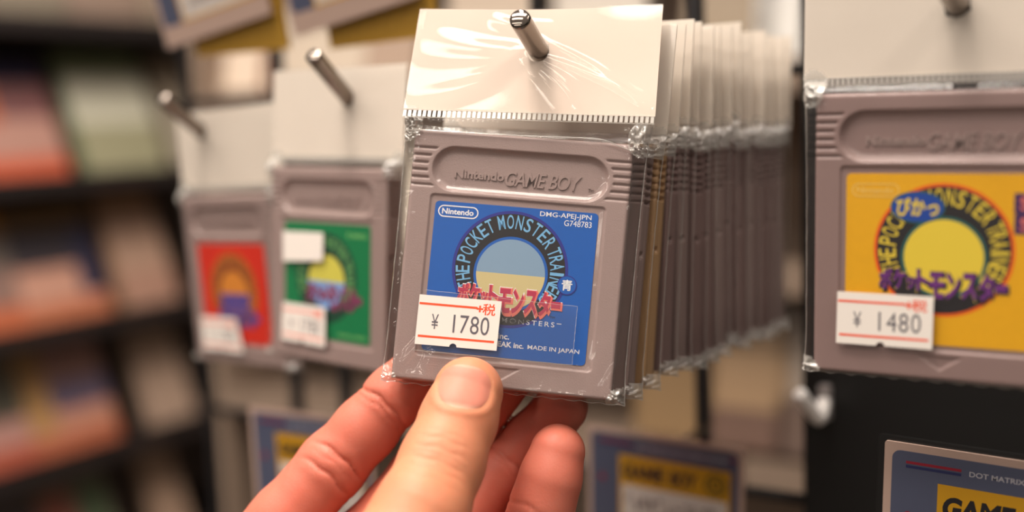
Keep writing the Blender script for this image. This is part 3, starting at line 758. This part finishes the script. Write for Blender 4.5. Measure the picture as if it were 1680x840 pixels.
def surface_nets(lo, hi, h):
    n = np.ceil((hi - lo) / h).astype(int) + 1
    D = np.empty(n, np.float32); xs = [lo[i] + h * np.arange(n[i]) for i in range(3)]
    for a in range(0, n[2], 12):
        Zc = xs[2][a:a + 12]; g = np.stack(np.meshgrid(xs[0], xs[1], Zc, indexing='ij'), -1)
        D[:, :, a:a + 12] = hand_sdf(g)
    D[0] = D[-1] = 1; D[:, 0] = D[:, -1] = 1; D[:, :, 0] = D[:, :, -1] = 1
    ins = D < 0
    c = sum(ins[i:n[0] - 1 + i, j:n[1] - 1 + j, k:n[2] - 1 + k].astype(np.int8) for i in (0, 1) for j in (0, 1) for k in (0, 1))
    act = (c > 0) & (c < 8); idx = np.full(act.shape, -1, np.int64); cells = np.argwhere(act); idx[act] = np.arange(len(cells))
    acc = np.zeros((len(cells), 3)); cnt = np.zeros(len(cells))
    i, j, k = cells.T
    for ax in range(3):
        o = [0, 1, 2]; o.remove(ax)
        for p in (0, 1):
            for q in (0, 1):
                off = [0, 0, 0]; off[o[0]] = p; off[o[1]] = q
                a = D[i + off[0], j + off[1], k + off[2]]; off2 = list(off); off2[ax] = 1
                b = D[i + off2[0], j + off2[1], k + off2[2]]; cr = (a < 0) != (b < 0)
                t = np.where(cr, a / np.where(cr, a - b, 1), 0)
                e = np.zeros((len(cells), 3)); e[:, o[0]] = p; e[:, o[1]] = q; e[:, ax] = t
                acc += e * cr[:, None]; cnt += cr
    v = lo + h * (cells + acc / cnt[:, None]); faces = []
    for ax in range(3):
        o = [(ax + 1) % 3, (ax + 2) % 3]
        sl0 = [slice(None)] * 3; sl1 = [slice(None)] * 3; sl0[ax] = slice(0, -1); sl1[ax] = slice(1, None)
        e = np.argwhere(ins[tuple(sl0)] != ins[tuple(sl1)])
        e = e[(e[:, o[0]] > 0) & (e[:, o[1]] > 0) & (e[:, o[0]] < n[o[0]] - 1) & (e[:, o[1]] < n[o[1]] - 1)]
        q = []
        for p, r in ((0, 0), (1, 0), (1, 1), (0, 1)):
            c = e.copy(); c[:, o[0]] -= 1 - p; c[:, o[1]] -= 1 - r; q.append(idx[c[:, 0], c[:, 1], c[:, 2]])
        q = np.stack(q, 1); s = ins[e[:, 0], e[:, 1], e[:, 2]]
        q = np.where(s[:, None], q, q[:, ::-1]); faces.append(q[(q >= 0).all(1)])
    return v, np.concatenate(faces)
def newton(v, it=2, lim=.3):
    for _ in range(it):
        d = hand_sdf(v); g = np.stack([hand_sdf(v + e) - d for e in np.eye(3) * .05], -1) / .05
        st = -d / np.maximum((g * g).sum(-1), .3); v = v + np.clip(st, -lim, lim)[:, None] * g
    return v
lo = np.array([-112., 18., 236.]); hi = np.array([34., 176., 352.]); HS = 0.62
hv, hf = surface_nets(lo, hi, HS)
vis = hv[:, 1] < 95
hv[vis] = newton(hv[vis])
def cam2world(v): return (RW @ v.T).T * MM + CAM
root_c = C3(420, 1380, 322); root_w = cam2world(root_c[None])[0]
M_skin = bpy.data.materials.new('skin'); M_skin.use_nodes = True
nt = M_skin.node_tree; b = nt.nodes['Principled BSDF']; L = nt.links.new
at = nt.nodes.new('ShaderNodeAttribute'); at.attribute_name = 'dorsal'
mx = nt.nodes.new('ShaderNodeMix'); mx.data_type = 'RGBA'; mx.inputs[6].default_value = lin((205, 118, 98)); mx.inputs[7].default_value = lin((208, 138, 104))
L(at.outputs['Fac'], mx.inputs[0])
tc = nt.nodes.new('ShaderNodeTexCoord'); n1 = nt.nodes.new('ShaderNodeTexNoise'); n1.inputs['Scale'].default_value = 140; n1.inputs['Detail'].default_value = 5; L(tc.outputs['Object'], n1.inputs['Vector'])
rp = nt.nodes.new('ShaderNodeMapRange'); rp.inputs['From Min'].default_value = .3; rp.inputs['From Max'].default_value = .7; L(n1.outputs['Fac'], rp.inputs['Value'])
mx2 = nt.nodes.new('ShaderNodeMix'); mx2.data_type = 'RGBA'; mx2.blend_type = 'MULTIPLY'; mx2.inputs[0].default_value = .5
rr_ = nt.nodes.new('ShaderNodeMix'); rr_.data_type = 'RGBA'; rr_.inputs[6].default_value = (1, .80, .76, 1); rr_.inputs[7].default_value = (1, 1, 1, 1); L(rp.outputs['Result'], rr_.inputs[0])
L(mx.outputs[2], mx2.inputs[6]); L(rr_.outputs[2], mx2.inputs[7]); L(mx2.outputs[2], b.inputs['Base Color'])
b.inputs['Roughness'].default_value = .5; b.inputs['Specular IOR Level'].default_value = .35
b.inputs['Subsurface Weight'].default_value = .35; b.inputs['Subsurface Radius'].default_value = (1.0, .35, .2); b.inputs['Subsurface Scale'].default_value = .0022
v1 = nt.nodes.new('ShaderNodeTexVoronoi'); v1.inputs['Scale'].default_value = 1500; L(tc.outputs['Object'], v1.inputs['Vector'])
n2 = nt.nodes.new('ShaderNodeTexNoise'); n2.inputs['Scale'].default_value = 500; n2.inputs['Detail'].default_value = 3; L(tc.outputs['Object'], n2.inputs['Vector'])
ad = nt.nodes.new('ShaderNodeMath'); ad.operation = 'MULTIPLY_ADD'; ad.inputs[1].default_value = .5; L(v1.outputs['Distance'], ad.inputs[0]); L(n2.outputs['Fac'], ad.inputs[2])
bp = nt.nodes.new('ShaderNodeBump'); bp.inputs['Strength'].default_value = .35; bp.inputs['Distance'].default_value = .00012; L(ad.outputs[0], bp.inputs['Height']); L(bp.outputs['Normal'], b.inputs['Normal'])
me = bpy.data.meshes.new('hand'); wv = cam2world(hv) - root_w
me.from_pydata(wv.tolist(), [], hf.tolist()); me.materials.append(M_skin)
me.polygons.foreach_set('use_smooth', [True] * len(me.polygons))
atv = me.attributes.new('dorsal', 'FLOAT', 'POINT')
thd = np.full(len(hv), 9.); 
Jt = [C3(*c[:3]) for c in THUMB]
for i in range(len(Jt) - 1): thd = np.minimum(thd, rcone(hv, Jt[i], Jt[i + 1], THUMB[i][3], THUMB[i + 1][3]))
atv.data.foreach_set('value', np.clip(1 - thd / 3.0, 0, 1).astype(np.float32)); me.update()
hand = obj('hand', me); hand.location = Vector(root_w)
tag(hand, 'bare left hand pinching the blue cartridge, thumb in front and fingers behind', 'hand')
# thumb nail, laid on the thumb
ns = 29; aa = np.linspace(-1, 1, ns); GA, GB = np.meshgrid(aa, aa)
du = GA * np.sqrt(np.maximum(0, 1 - .5 * np.abs(GB) ** 2.6)); dv = GB * np.sqrt(np.maximum(0, 1 - .42 * np.abs(GA) ** 2.6))
nx = NC[0] + du * 45 * NL[0] + np.where(dv > 0, 36., 37.) * dv * NA[0]; ny = NC[1] + du * 45 * NL[1] + np.where(dv > 0, 36., 37.) * dv * NA[1]
ray = np.stack([(nx - 840) / FPX, (ny - 420) / FPX, np.ones_like(nx)], -1).reshape(-1, 3); tt = np.full(len(ray), 262.0)
for _ in range(40): tt = tt + np.clip(hand_sdf(ray * tt[:, None]), -1, 3) * .9
hgt = .34 * (1 - np.maximum(np.abs(GA), np.abs(np.minimum(GB, 0))) ** 6).ravel() - .10
pN = ray * (tt - hgt)[:, None]; pB = ray * (tt + .5)[:, None]
mb = MB(); mb.grid(cam2world(pN) - root_w, ns, ns, 0, True); mb.grid(cam2world(pB) - root_w, ns, ns, 0, False)
f = np.arange(ns * ns).reshape(ns, ns); rim = np.concatenate([f[0, :-1], f[:-1, -1], f[-1, :0:-1], f[:0:-1, 0]]); n_ = len(rim)
mb.add(np.vstack([cam2world(pN)[rim], cam2world(pB)[rim]]) - root_w, [(i, n_ + i, n_ + (i + 1) % n_, (i + 1) % n_) for i in range(n_)])
M_nail = mat('nail', (228, 164, 148), .48, sss=.1); bN = M_nail.node_tree.nodes['Principled BSDF']
ntn = M_nail.node_tree; aN = ntn.nodes.new('ShaderNodeAttribute'); aN.attribute_name = 'pale'
mN = ntn.nodes.new('ShaderNodeMix'); mN.data_type = 'RGBA'; mN.inputs[6].default_value = lin((212, 134, 114)); mN.inputs[7].default_value = lin((228, 184, 160)); ntn.links.new(aN.outputs['Fac'], mN.inputs[0]); ntn.links.new(mN.outputs[2], bN.inputs['Base Color'])
bN.inputs['Specular IOR Level'].default_value = .25; bN.inputs['Subsurface Weight'].default_value = .3; bN.inputs['Subsurface Radius'].default_value = (1, .4, .3); bN.inputs['Subsurface Scale'].default_value = .001
meN = mb.mesh('thumb_nail', M_nail, True); aP = meN.attributes.new('pale', 'FLOAT', 'POINT')
pv = np.zeros(len(meN.vertices), np.float32); base = (np.clip((-dv.ravel() - .70) / .2, 0, 1) * np.clip(1.35 - np.abs(du.ravel() + .25), 0, 1)); base = np.maximum(base, np.clip((dv.ravel() - .86) / .1, 0, 1) * .7)
pv[:ns * ns] = base; aP.data.foreach_set('value', pv)
obj('thumb_nail', meN, hand)

# ------------------------------------------------------------------ price cards below the rows
M_insert = mat('pinkish_card', (190, 162, 148), .6); M_bezel = mat('blue_grey_print', (82, 87, 110), .4, noise=.05, nscale=200); M_ban = mat('yellow_print', (206, 152, 24), .4); M_field = mat('white_field', (222, 212, 204), .5)
M_sleeve = film('clear_sleeve', base=.05, rough=.08); M_mar = mat('maroon_print', (150, 30, 50), .4); M_nv = mat('navy_print', (40, 46, 92), .4); M_ltxt = mat('pale_print', (190, 188, 196), .4)
M_gold_b = mat('gold_brown_card', (176, 134, 46), .5)
M_hand_ink = mat('pen_ink', (88, 68, 72), .6); M_olive = mat('olive_print', (96, 88, 26), .4)
CWd, CHt = 62.0, 50.0
def strokes(mb, x0, y0, x1, h, w, mi, seed, n=11):
    r = random.Random(seed); x = x0; stp = (x1 - x0) / n
    for k in range(n):
        pts = [(x + r.uniform(-.1, .5) * stp, y0 + r.uniform(.0, 1) * h, w) for _ in range(4)]
        mb.add(*tube(catmull(pts, 6), .28, 6), mi); x += stp
def price_card(fr, label, seed, foot=2, strip=None):
    t = thing('price_card', label, 'price card', fr.matrix(), 'printed price cards under the hooks')
    h2 = CWd / 2
    mb = MB(); slab(mb, rrect(-h2, 0, h2, CHt, .8), -.6, 0); ins = obj('card_insert', mb.mesh('card_insert', M_insert, False, True), t)
    mb = MB(); slab(mb, rrect(-h2 + 2, foot, h2 - 2, CHt - 2, 2.2), 0, .05); bz = obj('printed_panel', mb.mesh('printed_panel', M_bezel, False, True), ins)
    mb = MB()
    x0, x1, zt = -h2 + 13.5, h2 - 4.8, CHt - 9.2
    flat(mb, [(x0, zt - 11), (x1, zt - 11), (x1, zt), (x0, zt)], .1, 0)
    flat(mb, [(x0 + 1.2, zt - 32), (x1 - 1.2, zt - 32), (x1 - 1.2, zt - 11.2), (x0 + 1.2, zt - 11.2)], .1, 1)
    flat(mb, [(x0, zt - 33), (x1, zt - 33), (x1, zt - 11), (x0, zt - 11)], .08, 0)
    text(mb, 'GAME', x0 + 1.4 + 8.6, zt - 5.8, 17.2, 5.8, .14, 2, bold=.05, shear=.12)
    text(mb, 'BOY', x0 + 20.6 + 5.2, zt - 5.8, 10.8, 5.8, .14, 2, bold=.05, shear=.12)
    cx, cy = x1 - 5.6, zt - 5.6
    ring(mb, ellipse(cx, cy, 3.9, 3.9, 32), ellipse(cx, cy, 3.0, 3.0, 32), .14, 3); ring(mb, ellipse(cx, cy, 2.2, 2.2, 32), ellipse(cx, cy, 1.2, 1.2, 32), .14, 3)
    for a in range(0, 360, 45):
        q = math.radians(a + 20); d = np.array([math.cos(q), math.sin(q)]); e = np.array([-d[1], d[0]])
        flat(mb, [np.array([cx, cy]) + d * 3.6 - e * .6, np.array([cx, cy]) + d * 4.9, np.array([cx, cy]) + d * 3.6 + e * .6], .145, 3)
    flat(mb, [(-h2 + 5.5, CHt - 5.2), (-h2 + 19, CHt - 5.2), (-h2 + 19, CHt - 4.5), (-h2 + 5.5, CHt - 4.5)], .1, 4)
    flat(mb, [(-h2 + 5.5, CHt - 6.3), (-h2 + 19, CHt - 6.3), (-h2 + 19, CHt - 5.6), (-h2 + 5.5, CHt - 5.6)], .1, 5)
    flat(mb, [(h2 - 5.2, CHt - 5.2), (h2 - 3, CHt - 5.2), (h2 - 3, CHt - 4.5), (h2 - 5.2, CHt - 4.5)], .1, 4)
    flat(mb, [(h2 - 5.2, CHt - 6.3), (h2 - 3, CHt - 6.3), (h2 - 3, CHt - 5.6), (h2 - 5.2, CHt - 5.6)], .1, 5)
    text(mb, 'DOT MATRIX WITH STEREO SOUND', 7.4, CHt - 5.4, 35, 1.35, .1, 6, bold=.015)
    flat(mb, ellipse(-h2 + 6.5, CHt - 19, 1.2, 1.2, 24), .1, 4)
    strokes(mb, x0 + 3, zt - 20, x1 - 4, 5.5, .16, 7, seed)
    strokes(mb, x0 + 5, zt - 29, x1 - 8, 5.0, .16, 7, seed + 3)
    obj('printed_lettering', mb.mesh('printed_lettering', [M_ban, M_field, M_black, M_olive, M_mar, M_nv, M_ltxt, M_hand_ink], False, True), bz)
    mb = MB(); slab(mb, rrect(-h2 - 1.6, -1.5, h2 + 1.6, CHt + 1.6, .6), -.9, .7); obj('clear_sleeve', mb.mesh('clear_sleeve', M_sleeve, False, True), t)
    if strip is not None:
        c_, s_ = math.cos(math.radians(strip)), math.sin(math.radians(strip)); q = np.array([(-h2 + 14, -14), (h2 + 3, -14), (h2 + 3, 12), (-h2 + 14, 12)]); q = q - [h2, 0]; q = q @ np.array([[c_, s_], [-s_, c_]]) + [h2, 0]
        mb = MB(); slab(mb, q, -4.5, -3.2); obj('backing_strip', mb.mesh('backing_strip', M_gold_b, False, True), t)
    L_ = GRID_Y - (fr.o[1] - CAM[1]) / MM
    mb = MB(); mb.add(*tube([(0, CHt - 6, -1.9), (0, CHt - 6, -L_)], .9, 10)); obj('holder_arm', mb.mesh('holder_arm', M_chrome, True, True), t)
    return t
def card_at(px, py, D, u, v, yaw, pit, rol):
    """frame so that card point (u,v) lies at that pixel"""
    q = Pw(px, py, D); R_ = rotm(yaw, pit, rol); o = q - R_ @ np.array([u, 0, v]); return Frame(*o, yaw, pit, rol)
price_card(card_at(1452, 722, 297, -CWd / 2, CHt, 0, 0, 2.0), 'blue-grey printed price card with yellow banner, below the yellow cartridge', 1)
price_card(card_at(1221, 737, 396, CWd / 2, CHt, 0, 0, 1.5), 'blue-grey printed price card with yellow banner, beside the little fingertip', 5)
price_card(card_at(408, 666, 450, -CWd / 2, CHt, 0, 0, -1.0), 'blue-grey printed price card partly behind the index finger', 9)
price_card(card_at(445, 22, 440, CWd / 2, 0, 0, 8, -9), 'price card of the row above, above the red cartridge', 12, 8, -9)
price_card(card_at(690, -6, 400, CWd / 2, 0, 0, 8, -9), 'price card of the row above, above the green cartridge', 15, 8, -7)

# ------------------------------------------------------------------ wire grid, black panel
M_bwire = mat('black_coated_wire', (30, 28, 30), .4); M_bpanel = mat('black_board', (11, 10, 10), .5, noise=.2, nscale=40)
gr = thing('wire_grid', 'black wire grid the peg hooks are fixed to', 'wire grid', Matrix.Translation((-.30, GRID_Y * MM, CAM_Z - .45)))
def local(parent, mbv): return mbv
for x, z0, z1, hw_ in ((-470, -100, 900, 1.4), (-405, -100, 900, 2.5), (-372, -100, 380, 2.5), (-255, -100, 900, 2.5), (-184, -100, 900, 2.5)):
    mb = MB(); mb.add(*box((x - hw_ + 300, 3, z0), (x + hw_ + 300, 8, z1))); mb.v[-1] = mb.v[-1] * MM
    obj('upright_wire', mb.mesh('upright_wire', M_bwire), gr)
for z in (-290, -152, 12, 128, 330):
    mb = MB(); mb.add(*tube([(-180, 10.2, z + 450), (160, 10.2, z + 450)], 2.2, 10)); mb.v[-1] = mb.v[-1] * MM
    obj('cross_wire', mb.mesh('cross_wire', M_bwire, True), gr)
mb = MB(); mb.add(*box((-.143, GRID_Y * MM + .002, 0.0), (.36, GRID_Y * MM + .020, 2.1)))
pn = obj('wall_right', mb.mesh('wall_right', M_bpanel)); pn['kind'] = 'structure'; bevel(pn, .002)

# ------------------------------------------------------------------ beyond the grid and across the aisle
M_floor = mat('grey_floor', (120, 112, 104), .5, noise=.1, nscale=8); M_wall = mat('tan_wall', (158, 138, 116), .8, noise=.05, nscale=5)
mb = MB(); mb.add(*box((-3, -2.6, -.05), (2, 2.6, 0))); o = obj('floor', mb.mesh('floor', M_floor)); o['kind'] = 'structure'
mb = MB(); mb.add(*box((-3, 2.55, 0), (2, 2.6, 2.6))); o = obj('wall_back', mb.mesh('wall_back', M_wall)); o['kind'] = 'structure'

def rack(name, label, fr_m, width, zs, depth, m_back, m_shelf):
    t = thing(name, label, 'display shelf', fr_m)
    mb = MB(); mb.add(*box((-width / 2, depth, 0), (width / 2, depth + 20, 2000))); mb.v[-1] = mb.v[-1] * MM; obj('back_board', mb.mesh('back_board', m_back), t)
    for z in zs:
        mb = MB(); mb.add(*box((-width / 2, 0, z - 12), (width / 2, depth, z))); mb.add(*box((-width / 2, -4, z - 12), (width / 2, 0, z + 10))); mb.v = [q * MM for q in mb.v]
        obj('shelf_tray', mb.mesh('shelf_tray', m_shelf), t)
    for s in (-1, 1):
        mb = MB(); mb.add(*box((s * width / 2 - 8 + s * 8, 0, 0), (s * width / 2 + 8 + s * 8, depth, 2000))); mb.v[-1] = mb.v[-1] * MM; obj('side_post', mb.mesh('side_post', m_back), t)
    return t

def pack(name, label, cat, frm, wd, ht, dp, bands, group):
    """boxed game: case body, a cover of printed bands (fraction from the bottom, colour) and a spine"""
    t = thing(name, label, cat, frm, group)
    mb = MB(); slab(mb, rrect(-wd / 2, 0, wd / 2, ht, 1.5, 2), -dp, -.6); body = obj('case', mb.mesh('case', mat('case_board', bands[-1][1], .5), False, True), t)
    mb = MB(); ms = []; lo_ = 0
    for i, bd in enumerate(bands):
        hi_, cl = bd[0], bd[1]; x0, x1 = (bd[2] if len(bd) > 2 else (0, 1))
        mb_h0 = lo_ * ht + .4; mb_h1 = hi_ * ht - (.4 if hi_ >= 1 else 0)
        if len(bd) > 3: mb_h0 = bd[3] * ht
        z = 0.0 + .12 * (len(bd) > 2)
        slab(mb, [(-wd / 2 + .5 + x0 * (wd - 1), mb_h0), (-wd / 2 + .5 + x1 * (wd - 1), mb_h0), (-wd / 2 + .5 + x1 * (wd - 1), mb_h1), (-wd / 2 + .5 + x0 * (wd - 1), mb_h1)], -.6, z, i)
        ms.append(mat('cover_print', cl, .4))
        if len(bd) <= 2: lo_ = hi_
    obj('cover', mb.mesh('cover', ms, False, True), t)
    return t

# left unit, facing +X across the aisle
XL = -1300.0; KL = 1.444
M_dark = mat('dark_brown_board', (86, 72, 66), .6); M_dark2 = mat('dark_shelf', (36, 28, 28), .6)
LM = Matrix.Translation((XL * MM, .84, 0)) @ Matrix.Rotation(math.radians(90), 4, 'Z')
ZR = [CAM_Z / MM + q * KL for q in (95, -45, -178, -300, -425)]
rack('display_rack', 'dark shelf rack of boxed games across the aisle at the far left', LM, 1300, ZR, 200, M_dark, M_dark2)
def left_box(y, row, wd, ht, bands, label, lean=20):
    frm = Matrix.Translation(((XL - 6) * MM, y * MM, ZR[row] * MM)) @ Matrix.Rotation(math.radians(90), 4, 'Z') @ Matrix.Rotation(math.radians(-lean), 4, 'X') @ Matrix.Translation((0, 0.012, 0.013))
    pack('boxed_game', label, 'boxed game', frm, wd * KL * .93, ht * KL, 20, bands, 'boxed games on the far rack')
def py2y(px, py):
    d = RW @ np.array([(px - 840) / FPX, (py - 420) / FPX, 1.0]); q = d * (XL / d[0]); return q[1]
left_box(py2y(58, 190), 1, 92, 112, [(.16, (190, 84, 50)), (.5, (176, 130, 116)), (.8, (120, 70, 70)), (1.0, (52, 48, 78)), (.8, (186, 96, 50), (0, .35), .45)], 'boxed game with a navy top and orange-red art, top left of the far rack')
left_box(py2y(222, 160), 1, 100, 122, [(.38, (150, 146, 116)), (.8, (196, 192, 172)), (1.0, (120, 132, 100))], 'pale green boxed game, right of the navy-topped one')
left_box(py2y(-10, 420), 2, 84, 112, [(.2, (186, 100, 66)), (.5, (140, 110, 100)), (.8, (110, 98, 90)), (1.0, (176, 120, 50))], 'boxed game with an orange top edge, cut by the picture edge')
left_box(py2y(130, 430), 2, 96, 112, [(.16, (186, 110, 78)), (.46, (196, 146, 126)), (.8, (56, 48, 56)), (1.0, (120, 92, 60)), (.8, (40, 38, 66), (.72, 1), .2)], 'boxed game with dark navy art above a pale pink lower strip')
left_box(py2y(262, 380), 2, 70, 118, [(.3, (172, 132, 114)), (.8, (180, 146, 126)), (1.0, (168, 130, 100))], 'plain tan boxed game left of the red cartridge')
left_box(py2y(10, 680), 3, 84, 108, [(.18, (170, 86, 66)), (.4, (180, 134, 124)), (.75, (88, 84, 72)), (1.0, (118, 106, 84))], 'grey-green boxed game with a red base, at the left picture edge')
left_box(py2y(145, 640), 3, 96, 108, [(.16, (176, 98, 70)), (.36, (190, 134, 112)), (.6, (98, 86, 108)), (1.0, (160, 120, 112)), (1.0, (176, 134, 84), (0, .3), .2)], 'boxed game with a tan left side and a mauve cover')
left_box(py2y(298, 600), 3, 62, 98, [(.5, (172, 146, 128)), (1.0, (168, 142, 124))], 'plain beige boxed game below the red cartridge')
left_box(py2y(160, 830), 4, 92, 108, [(.7, (120, 100, 90)), (1.0, (104, 92, 76)), (.8, (150, 86, 70), (.1, .5), .3), (.8, (84, 104, 76), (.6, .95), .3)], 'brown boxed game with red and green patches, lowest at the left')
left_box(py2y(40, 850), 4, 80, 108, [(.7, (66, 56, 66)), (1.0, (80, 68, 66))], 'dark boxed game in the bottom left corner of the view')
left_box(py2y(305, 800), 4, 46, 112, [(.5, (166, 138, 118)), (1.0, (158, 130, 110))], 'narrow beige boxed game left of the price card')
left_box(py2y(60, 20), 0, 98, 110, [(.6, (128, 116, 100)), (1.0, (140, 128, 112))], 'grey-beige boxed game on the top row at the far left', 12)
left_box(py2y(195, 15), 0, 98, 110, [(.6, (140, 118, 104)), (1.0, (150, 130, 112))], 'brownish boxed game on the top row beside the price card', 12)

left_box(py2y(352, 150), 1, 84, 116, [(.5, (170, 160, 142)), (1.0, (150, 136, 118))], 'pale grey boxed game behind the red cartridge hook')
left_box(py2y(310, 15), 0, 98, 110, [(.6, (150, 132, 114)), (1.0, (156, 138, 120))], 'beige boxed game behind the price card above the red cartridge', 12)
# shelf behind the grid, facing -Y
YB = 760.0
M_tan = mat('tan_board', (138, 118, 102), .7)
ZB = [CAM_Z / MM + q for q in (200, 20, -120, -262)]
rack('back_shelf', 'brown shelf of packets seen through the wire grid', Matrix.Translation((-.52, YB * MM, 0)), 640, ZB, 160, M_tan, M_tan)
def back_box(px, py, row, wd, ht, bands, label):
    d = RW @ np.array([(px - 840) / FPX, (py - 420) / FPX, 1.0]); q = d * ((YB + 10) / d[1])
    frm = Matrix.Translation((q[0] * MM, (YB + 6) * MM, ZB[row] * MM)) @ Matrix.Rotation(math.radians(-12), 4, 'X') @ Matrix.Translation((0, 0.012, 0.012))
    pack('game_packet', label, 'game packet', frm, wd, ht, 14, bands, 'packets on the shelf behind the grid')
back_box(1215, 640, 3, 60, 98, [(.3, (112, 86, 74)), (1.0, (164, 134, 102))], 'tan packet seen under the queue of cartridges')
back_box(1310, 640, 3, 46, 104, [(.4, (108, 88, 78)), (1.0, (160, 146, 134))], 'grey-white packet behind the empty white hook')
back_box(1085, 690, 3, 60, 70, [(1.0, (140, 112, 78))], 'low ochre packet seen above the middle price card')
back_box(700, 260, 2, 90, 112, [(1.0, (222, 208, 190))], 'pale packet glimpsed between the green and the held cartridge')
back_box(378, 120, 1, 52, 84, [(.9, (226, 206, 186)), (1.0, (190, 130, 100))], 'cream packet with an orange edge, above the red cartridge')
back_box(446, 110, 1, 36, 80, [(1.0, (206, 190, 172))], 'pale packet beside the cream one, above the red cartridge')
back_box(520, 40, 1, 80, 110, [(1.0, (206, 190, 172))], 'pale grey packet above the green cartridge')
back_box(620, 60, 1, 60, 96, [(1.0, (176, 152, 134))], 'brown packet above the green cartridge')
back_box(780, -20, 1, 90, 90, [(1.0, (196, 178, 160))], 'beige packet just above the held cartridge card')
back_box(960, -10, 1, 80, 90, [(1.0, (206, 196, 184))], 'whitish packet above the right half of the cream card')
back_box(1180, 10, 1, 70, 100, [(1.0, (150, 132, 110))], 'brown packet above the queue of cartridges')
back_box(1262, 10, 1, 36, 104, [(1.0, (216, 212, 206))], 'narrow white packet above the queue end')
